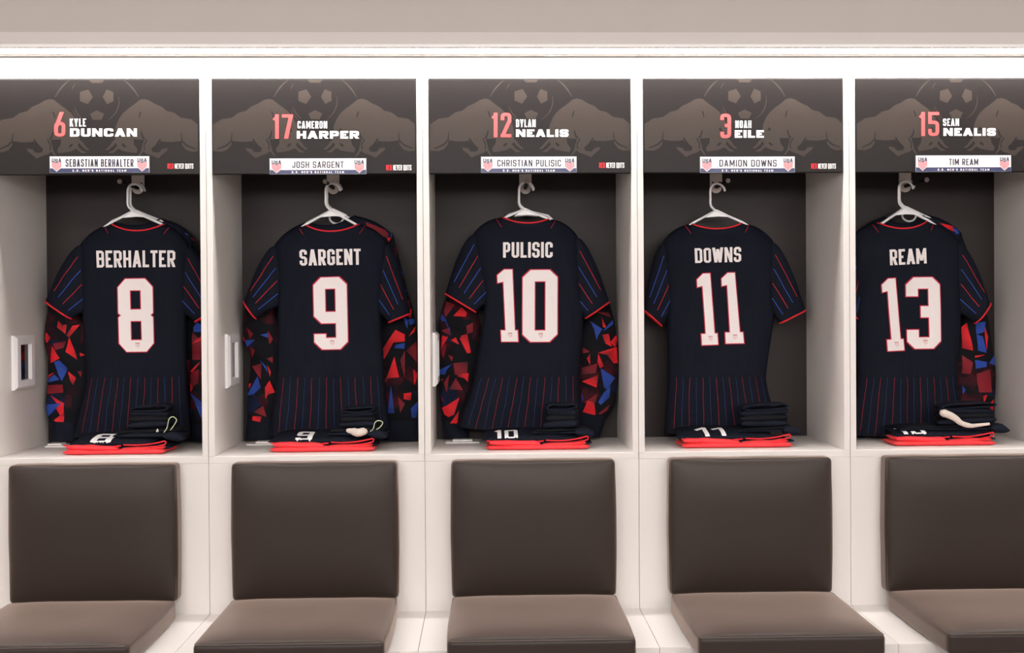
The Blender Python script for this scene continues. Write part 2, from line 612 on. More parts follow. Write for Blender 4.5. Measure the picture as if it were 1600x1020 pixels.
def cast_print(name, polys, bvhs, m, parent, off=.0016, edge=.010, fades=None, down=False):
    """drape polygons on cloth; polys in (x, z), or (x, y) when printed from above"""
    vs, fs, fd = [], [], []
    cache = {}

    def hit(p):
        key = (round(p[0], 5), round(p[1], 5))
        if key in cache:
            return cache[key]
        best = None
        for bv in bvhs:
            if down:
                r = bv.ray_cast(Vector((p[0], p[1], 3)), Vector((0, 0, -1)))
                if r[0] is not None and (best is None or r[0].z > best.z):
                    best = r[0]
            else:
                r = bv.ray_cast(Vector((p[0], -1, p[1])), Vector((0, 1, 0)))
                if r[0] is not None and (best is None or r[0].y < best.y):
                    best = r[0]
        cache[key] = best
        return best
    for k, poly in enumerate(polys):
        n = len(poly)
        ly = getattr(poly, 'layer', 0) * .00012
        fv = fades[k] if fades else [1] * n
        if n > 4:
            tt = [[(poly[i], fv[i]) for i in t] for t in tessellate_polygon([[Vector((q[0], q[1], 0)) for q in poly]])]
        elif n == 4:
            tt = [[(poly[i], fv[i]) for i in (0, 1, 2)], [(poly[i], fv[i]) for i in (0, 2, 3)]]
        else:
            tt = [[(poly[i], fv[i]) for i in range(3)]]
        while tt:
            t = tt.pop()
            L = [((Vector(t[i][0][:2]) - Vector(t[(i + 1) % 3][0][:2])).length, i) for i in range(3)]
            l, i = max(L)
            if l > edge:
                a, b, c = t[i], t[(i + 1) % 3], t[(i + 2) % 3]
                mid = ((Vector(a[0][:2]) + Vector(b[0][:2])) / 2, (a[1] + b[1]) / 2)
                tt += [[a, mid, c], [mid, b, c]]
                continue
            hs = [hit(q[0]) for q in t]
            if any(h is None for h in hs):
                continue
            ys = [h.z if down else h.y for h in hs]
            if max(ys) - min(ys) > .03:
                continue
            o = Vector((0, 0, off + ly)) if down else Vector((0, -off - ly, 0))
            a, b, c = [Vector(q[0][:2]) for q in t]
            idx = [0, 1, 2] if (b - a).cross(c - a) > 0 else [0, 2, 1]
            base = len(vs)
            for j in idx:
                vs.append(hs[j] + o)
                fd.append(t[j][1])
            fs.append((base, base + 1, base + 2))
    if not fs:
        return None
    return build(name, vs, fs, m, parent, False, 1e-6 if not fades else 0, fd if fades else None)


def bvh_of(o):
    off = ORG[o]
    return BVHTree.FromPolygons([v.co + off for v in o.data.vertices], [tuple(p.vertices) for p in o.data.polygons])


# ================================================================== the room
def struct(name, m, *b, bevel=0.0):
    o = bx(name, m, None, *b, bevel=bevel)
    o['kind'] = 'structure'
    return o


RX, RY0, RY1, RZ = 3.6, -6.0, .62, 2.75
struct('floor', 'floor_carpet', -RX, RX, RY0, RY1, -.06, 0)
struct('ceiling', 'white_paint', -RX, RX, RY0, RY1, RZ, RZ + .06)
struct('wall_left', 'white_paint', -RX - .06, -RX, RY0, RY1, 0, RZ)
struct('wall_right', 'white_paint', RX, RX + .06, RY0, RY1, 0, RZ)
struct('wall_front', 'white_paint', -RX, RX, RY0 - .06, RY0, 0, RZ)
struct('wall_back', 'white_paint', -RX, RX, DD + .03, DD + .09, 0, RZ)
XE = 2.5 * P
struct('trim_1', 'white_laminate', -RX, -XE - .002, 0, DD + .03, 0, ZC)
struct('trim_2', 'white_laminate', XE + .002, RX, 0, DD + .03, 0, ZC)
# soffit over the lockers: upright face, and an underside with the channel of the light strip
struct('wall_upper', 'soffit_paint', -RX, RX, YS, DD + .03, ZC + .05, RZ)
struct('trim_3', 'white_paint', -RX, RX, YS, YS + .016, ZC + .003, ZC + .05)
struct('trim_4', 'white_paint', -RX, RX, -.022, DD + .03, ZC + .003, ZC + .05)
struct('trim_5', 'plastic_white', -RX, RX, YS - .004, YS, ZC + .003, ZC + .012)

# light strip
ls = thing('light_strip', (0, -.07, ZC), 'long glowing white light strip running above the lockers', 'light')
bx('diffuser', 'led', ls, -RX + .02, RX - .02, YS + .022, -.030, ZC + .012, ZC + .02)
bx('channel', 'plastic_grey', ls, -RX + .02, RX - .02, YS + .017, -.023, ZC + .021, ZC + .049)
bx('rim', 'plastic_grey', ls, -RX + .02, RX - .02, YS + .0165, YS + .0215, ZC + .004, ZC + .0205)
bx('rim', 'plastic_grey', ls, -RX + .02, RX - .02, -.0295, -.0225, ZC + .004, ZC + .0205)

# unseen fill panel added on the opposite wall to light the lockers from the front
fill_panel = thing('light_strip', (0, RY0, 2.1), 'long unseen fill light panel added on the wall opposite the lockers', 'light')
bx('channel', 'plastic_grey', fill_panel, -3.2, 3.2, RY0 + .0005, RY0 + .05, 1.88, 2.48)
bx('diffuser', 'opposite_fill', fill_panel, -3.18, 3.18, RY0 + .0505, RY0 + .058, 1.90, 2.46)

# ceiling panels added out of view to bring enough light from the front
k = 0
for yy, row in ((-2.9, 'nearer the lockers'), (-5.0, 'farther from the lockers')):
    for xx, side in ((-2.0, 'left'), (0, 'middle'), (2.0, 'right')):
        t = thing('added_ceiling_light', (xx, yy, RZ), 'added square white ceiling light panel, unseen, %s one of the row %s' % (side, row), 'light', 'added ceiling light panels')
        b = MB()
        for a in ((-.36, .36, -.36, -.33), (-.36, .36, .33, .36), (-.36, -.33, -.33, .33), (.33, .36, -.33, .33)):
            b.box(xx + a[0], xx + a[1], yy + a[2], yy + a[3], RZ - .03, RZ - .001)
        b.build('frame', 'plastic_white', t)
        bx('diffuser', 'ceiling_fill', t, xx - .329, xx + .329, yy - .329, yy + .329, RZ - .022, RZ - .012)

# ================================================================== lockers
# what is written on the headers and plates: number, first, last, plate, boxes measured in the photograph
HEAD = [
    dict(num='6', nb=(84.7, 102, 175, 213.3), first='KYLE', fb=(109, 134.3, 185.2, 197.5), last='DUNCAN', lb=(109.4, 214, 200.6, 213.3),
         plate='SEBASTIAN BERHALTER', pb=(77.6, 233, 243.8, 270), tb=(102.5, 208.5, 248.5, 260.5), rb=(261.7, 302, 255.5, 263.4), jn='8'),
    dict(num='17', nb=(425.4, 457.7, 178.7, 216.5), first='CAMERON', fb=(464.9, 511.2, 189.2, 200.6), last='HARPER', lb=(463.8, 561, 204.6, 216.5),
         plate='JOSH SARGENT', pb=(421.2, 572.2, 247, 272.4), tb=(456.8, 536.8, 252.2, 262.2), rb=(603.4, 642.6, 257.6, 266), jn='9'),
    dict(num='12', nb=(767.3, 799, 176, 214.4), first='DYLAN', fb=(806.2, 837, 186.6, 198.5), last='NEALIS', lb=(806.2, 888.3, 202, 213.9),
         plate='CHRISTIAN PULISIC', pb=(751.6, 901, 244.3, 270), tb=(777, 876.5, 249.5, 260), rb=(936.2, 975.4, 254, 262.3), jn='10'),
    dict(num='3', nb=(1125.6, 1142.3, 177.6, 215.7), first='NOAH', fb=(1148.9, 1174, 188.2, 200), last='EILE', lb=(1148, 1193.4, 203.3, 215.2),
         plate='DAMION DOWNS', pb=(1094, 1242, 244.3, 270), tb=(1124, 1213.5, 249.5, 260.2), rb=(1267.5, 1306, 255.5, 263.4), jn='11'),
    dict(num='15', nb=(1435, 1467.4, 174.9, 212.4), first='SEAN', fb=(1473.5, 1498.4, 185.2, 196.6), last='NEALIS', lb=(1474, 1556, 200, 212.2),
         plate='TIM REAM', pb=(1431, 1580, 242.3, 268.5), tb=(1483, 1528.5, 248, 258), rb=(1600, 1639, 254, 262), jn='13'),
]
BULL = [(-14, 488), (90, 430), (200, 412), (270, 360), (345, 342), (400, 295), (470, 265), (530, 228), (580, 214), (625, 224), (655, 250),
        (700, 285), (750, 320), (800, 365), (840, 420), (870, 490), (882, 560), (885, 640), (910, 660), (950, 715), (990, 745), (955, 748),
        (905, 705), (880, 672), (862, 700), (900, 745), (958, 778), (905, 780), (850, 735), (800, 760), (720, 775), (665, 780), (652, 745),
        (690, 690), (695, 635), (640, 640), (585, 640), (600, 690), (618, 760), (655, 822), (630, 812), (595, 765), (560, 790), (500, 810),
        (440, 838), (400, 800), (350, 760), (340, 730), (400, 740), (430, 775), (480, 775), (505, 745), (470, 715), (430, 690), (412, 655),
        (380, 665), (290, 668), (195, 655), (190, 700), (150, 750), (90, 772), (-14, 765)]
BULL_CUTS = [[(605, 345), (622, 352), (637, 395), (630, 428), (622, 390)], [(612, 540), (618, 570), (600, 630), (560, 640), (590, 610)],
             [(195, 570), (203, 572), (198, 660), (150, 710), (60, 745), (40, 742), (140, 695), (186, 650)], [(765, 712), (800, 680), (820, 690), (790, 722)],
             [(410, 632), (420, 630), (470, 700), (510, 735), (500, 770), (470, 770), (492, 742), (430, 690)], [(785, 545), (810, 520), (828, 560), (800, 560)],
             [(548, 640), (560, 638), (590, 690), (590, 740), (575, 760), (580, 700)]]
LOGO_C = 1094.0 + 70.0    # x of the mark's axis in the zoomed picture of the fourth header


def logo_polys(k):
    """the bulls, ball and disc: mirrored about the header's own axis, in metres"""
    c = at(1160.8, 200, -.004)
    s = 1 / 6.8

    def w(p, mirror):
        q = at(1004 + p[0] * s, 122 + p[1] * s, -.004)
        dx = q.x - c.x
        return (XC[k] + .004 + (-dx if mirror else dx), q.z)
    lim = XC[k] - .326, XC[k] + .326
    clampx = lambda pts: [(min(max(x, lim[0]), lim[1]), z) for x, z in pts]
    bulls = [clampx([w(p, m) for p in BULL]) for m in (0, 1)]
    cuts = [[w(p, m) for p in cpoly] for m in (0, 1) for cpoly in BULL_CUTS]
    cx = XC[k] + .004
    cz = at(1160.8, 160, -.004).z
    mm = 1 / 480.0
    ball = []

    def arc(x, z, r, a0, a1, w0, w1, n=14):
        out = []
        for i in range(n):
            t0, t1 = i / n, (i + 1) / n
            qa = []
            for t in (t0, t1):
                a = math.radians(a0 + (a1 - a0) * t)
                ww = w0 + (w1 - w0) * math.sin(math.pi * t)
                qa.append(((x + math.cos(a) * (r + ww), z + math.sin(a) * (r + ww)), (x + math.cos(a) * (r - ww), z + math.sin(a) * (r - ww))))
            out.append([qa[0][0], qa[1][0], qa[1][1], qa[0][1]])
        return out
    # big disc outline either side, seams of the ball
    ball.append(arc(cx, cz - 22 * mm, 71 * mm, 26, 55, .4 * mm, 1.2 * mm))
    ball.append(arc(cx, cz - 22 * mm, 71 * mm, 125, 154, .4 * mm, 1.2 * mm))
    ball.append(arc(cx, cz + 4 * mm, 34 * mm, -62, 12, .2 * mm, .8 * mm))
    ball.append(arc(cx, cz + 4 * mm, 36 * mm, 196, 236, .2 * mm, .9 * mm))
    ball.append(arc(cx, cz + 4 * mm, 40 * mm, 200, 246, .2 * mm, .6 * mm))
    ball.append(arc(cx, cz + 4 * mm, 42 * mm, 140, 156, .1 * mm, .6 * mm))

    def pent(x, z, rx, rz, rot):
        return [(x + rx * math.cos(math.radians(rot + 72 * i)), z + rz * math.sin(math.radians(rot + 72 * i))) for i in range(5)]
    ball.append([pent(cx - 17 * mm, cz + 10 * mm, 11 * mm, 12 * mm, 70)])
    ball.append([pent(cx + 18 * mm, cz + 10 * mm, 9 * mm, 12 * mm, 110)])
    ball.append([pent(cx, cz - 19 * mm, 11.5 * mm, 8 * mm, 90)])
    top = ZT - .004
    ball.append([[(cx - 12 * mm, top), (cx - 8 * mm, top - 5 * mm), (cx + 8 * mm, top - 5 * mm), (cx + 12 * mm, top)]])
    return bulls, cuts, ball


def boxmap(b, Y):
    """picture box (x0, x1, y0, y1) on the upright plane Y -> mapping of a W x H text box to (x, z)"""
    c = [at(b[0], b[2], Y), at(b[1], b[2], Y), at(b[1], b[3], Y), at(b[0], b[3], Y)]
    q = [(p.x, p.z) for p in c]
    W = ((Vector(q[1]) - Vector(q[0])).length + (Vector(q[2]) - Vector(q[3])).length) / 2
    H = ((Vector(q[0]) - Vector(q[3])).length + (Vector(q[1]) - Vector(q[2])).length) / 2
    return quadmap(q, W, H), W, H


def print_text(name, s, b, Y, m, parent, stem, bar=None, gap=.28, rnd=.8, seg=3):
    f, W, H = boxmap(b, Y)
    st = stem * H
    br = (bar if bar else stem) * H
    polys = mapq(text_quads(s, W, H, st, br, gap, rnd, seg), f)
    return flat_print(name, polys, Y, m, parent)


def crest(parent, x, z, w, h, Y):
    """shield with the letters USA over upright red stripes"""
    def S(pts):
        return [(x + a * w, z + b * h) for a, b in pts]
    sh = [(-.5, .5), (.5, .5), (.5, -.17), (0, -.5), (-.5, -.17)]
    flat_print('shield', [S([(a * 1.1, b * 1.06) for a, b in sh])], Y, 'plate_white', parent)
    flat_print('shield_field', [S(sh)], Y - .0003, 'crest_grey', parent)
    st = []
    n = 6
    for i in range(n):
        a = -.46 + .92 * (i + .15) / n
        b = a + .92 / n * .62
        lo = lambda t: -.17 - (.5 - abs(t)) * .66 + .03
        hi = lambda t: .2 - (.5 - abs(t)) * .25
        st.append(S([(a, lo(a)), (b, lo(b)), (b, hi(b)), (a, hi(a))]))
    flat_print('shield_stripes', st, Y - .0006, 'crest_pink', parent)
    q = []
    for i, ch in enumerate('USA'):
        for p in text_quads(ch, .26 * w, .28 * h, .07 * w, .055 * h, .2, .6, 2):
            q.append(Quad([(x - .45 * w + i * .32 * w + v.x, z + .14 * h - (.05 * h if i == 1 else 0) + v.y) for v in p], p.layer))
    flat_print('shield_letters', q, Y - .0006, 'crest_navy', parent)


HY = -.004        # front of the header panels
lockers = []
PEG = [((215.4, 293.4), 187.2), ((520.4, 293.4), 508), ((821, 293.4), 824.2), ((1119, 292), 1137.6), ((1414.5, 290.7), 1448.6)]
HNUM = ['six', 'seventeen', 'twelve', 'three', 'fifteen']
JNUM = ['eight', 'nine', 'ten', 'eleven', 'thirteen']
for k in range(5):
    x = XC[k]
    h = HEAD[k]
    g = .0006
    L = thing('locker', (x, 0, 0), 'white open locker with dark back panel, its header numbered %s' % HNUM[k], 'locker', 'row of lockers')
    lockers.append(L)
    bx('side_panel', 'white_laminate', L, x - P / 2 + g, x - P / 2 + HW, 0, DD, ZS, ZT)
    bx('side_panel', 'white_laminate', L, x + P / 2 - HW, x + P / 2 - g, 0, DD, ZS, ZT)
    bk = bx('back_panel', 'dark_laminate', L, x - P / 2 + g, x + P / 2 - g, DD, DD + .018, ZS - .02, ZC)
    bk['label'] = 'dark brown back panel'
    bx('fascia', 'white_laminate', L, x - P / 2 + g, x + P / 2 - g, 0, .02, ZT, ZC)
    bx('top_panel', 'white_laminate', L, x - P / 2 + g, x + P / 2 - g, .0205, DD, ZC - .02, ZC)
    bx('shelf', 'white_laminate', L, x - P / 2 + g, x + P / 2 - g, .0005, DD, ZS - .022, ZS)
    bx('lower_panel', 'white_laminate', L, x - P / 2 + g, x + P / 2 - g, 0, .02, ZB, ZS - .0225, bevel=.0004)
    bx('bench_top', 'white_laminate', L, x - P / 2 + g, x + P / 2 - g, -BD, .02, ZB - .03, ZB)
    bx('bench_front', 'white_laminate', L, x - P / 2 + g, x + P / 2 - g, -BD + .004, -BD + .022, .08, ZB - .0305)
    bx('plinth', 'dark_laminate', L, x - P / 2 + g, x + P / 2 - g, -BD + .06, -BD + .075, 0, .079)
    bx('base_panel', 'white_laminate', L, x - P / 2 + g, x - P / 2 + HW, -BD + .08, DD, 0, ZB - .031)
    # printed header
    hd = bx('header_panel', 'header_print', L, x - .3285, x + .3285, HY, .018, ZH, ZT - .002, bevel=.002)
    hd['label'] = 'black printed header panel with two charging bulls and the number %s' % HNUM[k]
    bulls, cuts, ball = logo_polys(k)
    flat_print('bull_print', [bulls[0]], HY - .0004, 'header_logo', hd)
    flat_print('bull_print', [bulls[1]], HY - .0004, 'header_logo', hd)
    for c_ in cuts:
        flat_print('bull_crease', [c_], HY - .0007, 'header_print', hd)
    for grp in ball:
        flat_print('ball_print', grp, HY - .0005, 'header_logo', hd)
    print_text('number_print', h['num'], h['nb'], HY - .0011, 'print_coral', hd, .15, .13, .3, 1.5, 4)
    print_text('name_print', h['first'], h['fb'], HY - .0011, 'print_white', hd, .165, .15, .3, 1.2, 3)
    print_text('name_print', h['last'], h['lb'], HY - .0011, 'print_white', hd, .40, .26, .16, .9, 3)
    rb = h['rb']
    print_text('slogan_print', 'RED', (rb[0], rb[0] + (rb[1] - rb[0]) * .23, rb[2], rb[3]), HY - .0011, 'print_red', hd, .13, .15, .2, .5, 1)
    print_text('slogan_print', 'NEVER QUITS', (rb[0] + (rb[1] - rb[0]) * .28, rb[1], rb[2], rb[3]), HY - .0011, 'print_white', hd, .105, .15, .22, .5, 1)
    # coat hook on the back panel: plate, boss, long peg towards the room
    b0 = at(PEG[k][0][0], PEG[k][0][1], DD - .006)
    m = MB()
    pw, ph = .0225, .055
    poly = []
    for (cx_, cz_, a0) in ((pw - .008, ph - .008, 0), (-pw + .008, ph - .008, 90)):
        for i in range(5):
            a = math.radians(a0 + 22.5 * i)
            poly.append((b0.x + cx_ + .008 * math.cos(a), b0.z + .003 + cz_ + .008 * math.sin(a)))
    poly = poly + [(b0.x - pw, b0.z - .0), (b0.x + pw, b0.z - .0)]
    m.prism(poly[::-1], DD - .005, DD - .0002)
    hk = m.build('coat_hook', 'steel', L)
    hk['label'] = 'grey steel hook plate with long black peg'
    m = MB()
    m.prism([(b0.x + .0195 * math.cos(2 * math.pi * i / 24), b0.z - .005 + .0175 * math.sin(2 * math.pi * i / 24)) for i in range(24)][::-1], DD - .009, DD - .0002)
    m.build('boss', 'steel', hk)
    m = MB()
    m.tube([(b0.x, DD - .009, b0.z), (b0.x, .26, b0.z), (b0.x, .236, b0.z)], [.0072, .0062, .006], n=12)
    m.build('peg', 'peg_black', hk, smooth=True)
    m = MB()
    m.tube([(b0.x, .238, b0.z), (b0.x, .235, b0.z), (b0.x, .231, b0.z), (b0.x, .230, b0.z)], [.006, .0082, .0080, .006], n=14)
    m.build('peg_tip', 'plastic_grey', hk, smooth=False)
    for sx in (-1, 1):
        m = MB()
        m.tube([(b0.x + sx * .013, DD - .004, b0.z + .0165), (b0.x + sx * .013, DD - .0075, b0.z + .0165)], .0032, n=8)
        m.build('screw', 'peg_black', hk)

# white framed boxes on the left side panels (seen in the first three lockers)
for k in range(3):
    L = lockers[k]
    xw = XC[k] - P / 2 + HW
    y0, y1, z0, z1, t = .155, .325, 1.141, 1.325, .017
    if k == 0:
        y0, y1 = .125, .295
    fr = MB()
    bw, bh = .038, .030

    def prof(y0, y1, z0, z1, xx):
        return [(xx, y0, z0), (xx, y1, z0), (xx, y1, z1), (xx, y0, z1)]
    rings = [prof(y0, y1, z0, z1, xw + .0003), prof(y0 + .001, y1 - .001, z0 + .001, z1 - .001, xw + t * .55), prof(y0 + .012, y1 - .012, z0 + .01, z1 - .01, xw + t),
             prof(y0 + bw, y1 - bw, z0 + bh, z1 - bh, xw + t), prof(y0 + bw + .003, y1 - bw - .003, z0 + bh + .003, z1 - bh - .003, xw + .004)]
    vs = [v for r in rings for v in r]
    fs = []
    for i in range(4):
        for j in range(4):
            fs.append((i * 4 + j, i * 4 + (j + 1) % 4, i * 4 + 4 + (j + 1) % 4, i * 4 + 4 + j))
    fr.add(vs, fs)
    fo = fr.build('wall_box', 'plastic_white', L)
    fo['label'] = 'white bevelled frame with a dark glass window'
    bx('window', 'dark_glass', fo, xw + .0005, xw + .005, y0 + bw, y1 - bw, z0 + bh, z1 - bh, bevel=0)

# name plates fixed to the headers
for k in range(5):
    h = HEAD[k]
    Yp = HY - .0045
    f, W, H = boxmap(h['pb'], Yp)
    c = f(Vector((W / 2, H / 2)))
    bl, tr = f(Vector((0, 0))), f(Vector((W, H)))
    T = thing('name_plate', (c.x, HY, bl.y), 'white name plate with navy lower band on the header numbered %s' % HNUM[k], 'name plate', 'name plates on the headers')
    x0, x1, z0, z1 = bl.x, tr.x, bl.y, tr.y
    bx('plate', 'plate_edge', T, x0, x1, Yp + .0004, HY - .0002, z0, z1, bevel=.0003)
    e = .0011
    zz = z0 + (z1 - z0) * .27
    flat_print('white_field', [[(x0 + e, zz), (x1 - e, zz), (x1 - e, z1 - e), (x0 + e, z1 - e)]], Yp, 'plate_white', T)
    flat_print('navy_band', [[(x0 + e, z0 + e), (x1 - e, z0 + e), (x1 - e, zz), (x0 + e, zz)]], Yp, 'plate_navy', T)
    hh = z1 - z0
    for cx in (x0 + .0225, x1 - .0225):
        crest(T, cx, (z0 + z1) / 2 + .001, .033, hh * .86, Yp - .0004)
    print_text('name_lettering', h['plate'], h['tb'], Yp - .0005, 'crest_navy', T, .145, .13, .34, 1.4, 3)
    w2 = h['pb'][1] - h['pb'][0]
    cxp = (h['pb'][0] + h['pb'][1]) / 2
    print_text('team_lettering', "U.S. MEN'S NATIONAL TEAM", (cxp - w2 * .27, cxp + w2 * .27, h['pb'][3] - 5.1, h['pb'][3] - 1.9), Yp - .0005, 'plate_white', T, .24, .22, .75, .6, 2)


# ================================================================== cushions
def cushion_mesh(name, w, d, h, r, bulge, front):
    """padded block w x d x h around its centre; the face looking along 'front' is crowned"""
    n = 26
    vs, fs = [], []
    hx, hy, hz = w / 2, d / 2, h / 2

    def pt(a, b, c):
        p = Vector((a * hx, b * hy, c * hz))
        q = Vector((max(-hx + r, min(hx - r, p.x)), max(-hy + r, min(hy - r, p.y)), max(-hz + r, min(hz - r, p.z))))
        dv = p - q
        if dv.length > 1e-9:
            p = q + dv.normalized() * r
        if front == 'y':
            s = max(0, -b)
            k = (1 - abs(a) ** 5) * (1 - abs(c) ** 4)
            p.y -= bulge * k * s
            pinch = .006 * (1 - abs(c)) * (1 if abs(a) > .99 else 0)
        else:
            s = max(0, c)
            k = (1 - abs(a) ** 5) * (1 - abs(b) ** 5)
            p.z += bulge * k * s
        # soft sides
        e = .004
        p.x += e * (1 if a > 0 else -1) * (abs(a) ** 6) * ((1 - c * c) if front == 'y' else (1 - b * b))
        p += Vector((noise.noise(p * 9) * .0012, 0, noise.noise(p * 9 + Vector((5, 5, 5))) * .0012))
        return p

    def grid(fn):
        b0 = len(vs)
        ts = [math.sin((i / n - .5) * math.pi) for i in range(n + 1)]
        for i in range(n + 1):
            for j in range(n + 1):
                vs.append(fn(ts[i], ts[j]))
        for i in range(n):
            for j in range(n):
                fs.append((b0 + i * (n + 1) + j, b0 + (i + 1) * (n + 1) + j, b0 + (i + 1) * (n + 1) + j + 1, b0 + i * (n + 1) + j + 1))
    for s in (-1, 1):
        grid(lambda a, b: pt(a, b, s))
        grid(lambda a, b: pt(a, s, b))
        grid(lambda a, b: pt(s, a, b))
    me = bpy.data.meshes.new(name)
    me.from_pydata([tuple(v) for v in vs], [], fs)
    bm = bmesh.new()
    bm.from_mesh(me)
    bmesh.ops.remove_doubles(bm, verts=bm.verts, dist=1e-5)
    bmesh.ops.recalc_face_normals(bm, faces=bm.faces)
    bm.to_mesh(me)
    bm.free()
    me.materials.append(MATS['leather'])
    for p in me.polygons:
        p.use_smooth = True
    return me


def welt_mesh(name, pts, r):
    b = MB()
    b.tube(pts, r, closed=True, n=6)
    me = bpy.data.meshes.new(name)
    me.from_pydata([tuple(v) for v in b.v], [], b.f)
    me.materials.append(MATS['leather_stitch'])
    for p in me.polygons:
        p.use_smooth = True
    return me


def rounded_loop(hx, hz, rad, fn, n=5):
    out = []
    for cx, cz, a0 in ((hx - rad, hz - rad, 0), (-hx + rad, hz - rad, 90), (-hx + rad, -hz + rad, 180), (hx - rad, -hz + rad, 270)):
        for i in range(n + 1):
            a = math.radians(a0 + 90 * i / n)
            out.append((cx + rad * math.cos(a), cz + rad * math.sin(a)))
    # densify straight runs
    res = []
    for i, p in enumerate(out):
        q = out[(i + 1) % len(out)]
        L = math.hypot(q[0] - p[0], q[1] - p[1])
        m = max(1, int(L / .03))
        for j in range(m):
            res.append(fn(p[0] + (q[0] - p[0]) * j / m, p[1] + (q[1] - p[1]) * j / m))
    return res


BW, BT = .528, .062
zb0 = at(831, 933, -BT).z
zb1 = at(831, 719, -BT).z
BH = zb1 - zb0
back_me = cushion_mesh('backrest_cover', BW, BT, BH, .013, .026, 'y')
back_w = welt_mesh('backrest_piping', rounded_loop(BW / 2 - .003, BH / 2 - .003, .012, lambda a, b: (a, -BT / 2 + .003, b)), .0016)
SD, ST = .50, .062
seat_me = cushion_mesh('seat_cover', .528, SD, ST, .014, .018, 'z')
seat_w = welt_mesh('seat_piping', rounded_loop(.528 / 2 - .003, SD / 2 - .003, .014, lambda a, b: (a, b, ST / 2 - .003)), .0016)
for k in range(5):
    x = XC[k]
    dx = (-.004, 0, .002, .006, .012)[k]
    T = thing('backrest_cushion', (x + dx, -BT / 2 - .001, (zb0 + zb1) / 2), 'brown leather backrest cushion under the jersey with number %s' % JNUM[k], 'cushion', 'backrest cushions')
    for nm, me in (('cover', back_me), ('piping', back_w)):
        o = bpy.data.objects.new(nm, me)
        COL.objects.link(o)
        o.parent = T
    T = thing('seat_cushion', (x + dx, -BT + .03 - SD / 2 - .031, ZB + ST / 2 + .0005), 'brown leather seat cushion on the bench under the jersey with number %s' % JNUM[k], 'cushion', 'seat cushions')
    for nm, me in (('cover', seat_me), ('piping', seat_w)):
        o = bpy.data.objects.new(nm, me)
        COL.objects.link(o)
        o.parent = T


# ================================================================== garments
def w2(p, Y):
    q = at(p[0], p[1], Y)
    return Vector((q.x, q.z))


def lerp(a, b, t):
    return a + (b - a) * t


def interp(pts, t):
    """piecewise linear-smooth x over parameter; pts sorted list of (t, x)"""
    if t <= pts[0][0]:
        return pts[0][1]
    for (a, xa), (b, xb) in zip(pts, pts[1:]):
        if t <= b:
            f = (t - a) / (b - a)
            f = f * .5 + (f * f * (3 - 2 * f)) * .5
            return lerp(xa, xb, f)
    return pts[-1][1]


def body_mesh(name, K, Y, T, seed, m, parent, drop=.055, hemwave=.006):
    W = {a: w2(p, Y - T) for a, p in K.items()}
    shL, shR, nL, nR, dip, hL, hR = W['shL'], W['shR'], W['nL'], W['nR'], W['dip'], W['hemL'], W['hemR']
    left = sorted([((shL.y - W[a].y) / (shL.y - hL.y), W[a].x) for a in ('shL', 'armL', 'waL', 'hemL')])
    right = sorted([((shR.y - W[a].y) / (shR.y - hR.y), W[a].x) for a in ('shR', 'armR', 'waR', 'hemR')])
    span = shR.x - shL.x
    uL, uR = (nL.x - shL.x) / span, (nR.x - shL.x) / span
    us = [uL * i / 14 for i in range(14)] + [uL + (uR - uL) * i / 16 for i in range(16)] + [uR + (1 - uR) * i / 14 for i in range(15)]
    nv = 64

    def ztop(u, far):
        if u < uL:
            f = u / uL
            return lerp(shL.y, nL.y, f) + .010 * math.sin(math.pi * f) - .010 * (1 - f) ** 6
        if u > uR:
            f = (1 - u) / (1 - uR)
            return lerp(shR.y, nR.y, f) + .010 * math.sin(math.pi * f) - .010 * (1 - f) ** 6
        f = (u - uL) / (uR - uL)
        base = lerp(nL.y, nR.y, f)
        dd = (nL.y + nR.y) / 2 - dip.y + (drop if far else 0)
        return base - dd * (1 - abs(2 * f - 1) ** 2.1)

    vs, fs = [], []
    for far in (0, 1):
        b0 = len(vs)
        for j in range(nv + 1):
            v = j / nv
            xl, xr = interp(left, v), interp(right, v)
            for u in us:
                zt = ztop(u, far)
                zh = lerp(hL.y, hR.y, u) - .008 * math.sin(math.pi * u)
                x = xl + (xr - xl) * u
                z = lerp(zt, zh, v)
                a = abs(2 * u - 1)
                edge = max(0, 1 - a ** 5) ** .5
                if uL <= u <= uR:
                    f = (u - uL) / (uR - uL)
                    st = .75 * max(0, math.sin(math.pi * f)) ** .6
                else:
                    st = 0
                tp = st + (1 - st) * min(1, v / .09) ** .5
                t = T * edge * tp
                p3 = Vector((x * 7, z * 2.2, seed * 3.1 + far * 9))
                fold = noise.noise(p3) * .010 * (.35 + v) + noise.noise(p3 * 2.3) * .004 * (.3 + v)
                fold += hemwave * v * v * math.sin(u * 19 + seed * 2 + z * 3)
                dr = abs(u - .5) * 2
                fold += .004 * math.sin((z * 30 + (u - .5) * 40 * (1 if u > .5 else -1)) + seed) * dr ** 2 * math.exp(-((v - .3) / .2) ** 2)
                fold *= edge * tp
                vs.append(Vector((x, Y + (t if far else -t) + fold * (-1 if not far else 1) * .8, z)))
        w = len(us)
        for j in range(nv):
            for i in range(w - 1):
                q = (b0 + j * w + i, b0 + j * w + i + 1, b0 + (j + 1) * w + i + 1, b0 + (j + 1) * w + i)
                fs.append(q if not far else q[::-1])
    w = len(us)
    o = build(name, vs, fs, m, parent, True, 2e-5)
    n0 = (nv + 1) * w
    neck_near = [vs[i] for i in range(14, 31)]
    neck_far = [vs[n0 + i] for i in range(14, 31)]
    hem = [vs[nv * w + i] for i in range(w)]
    return o, W, neck_near, neck_far, hem


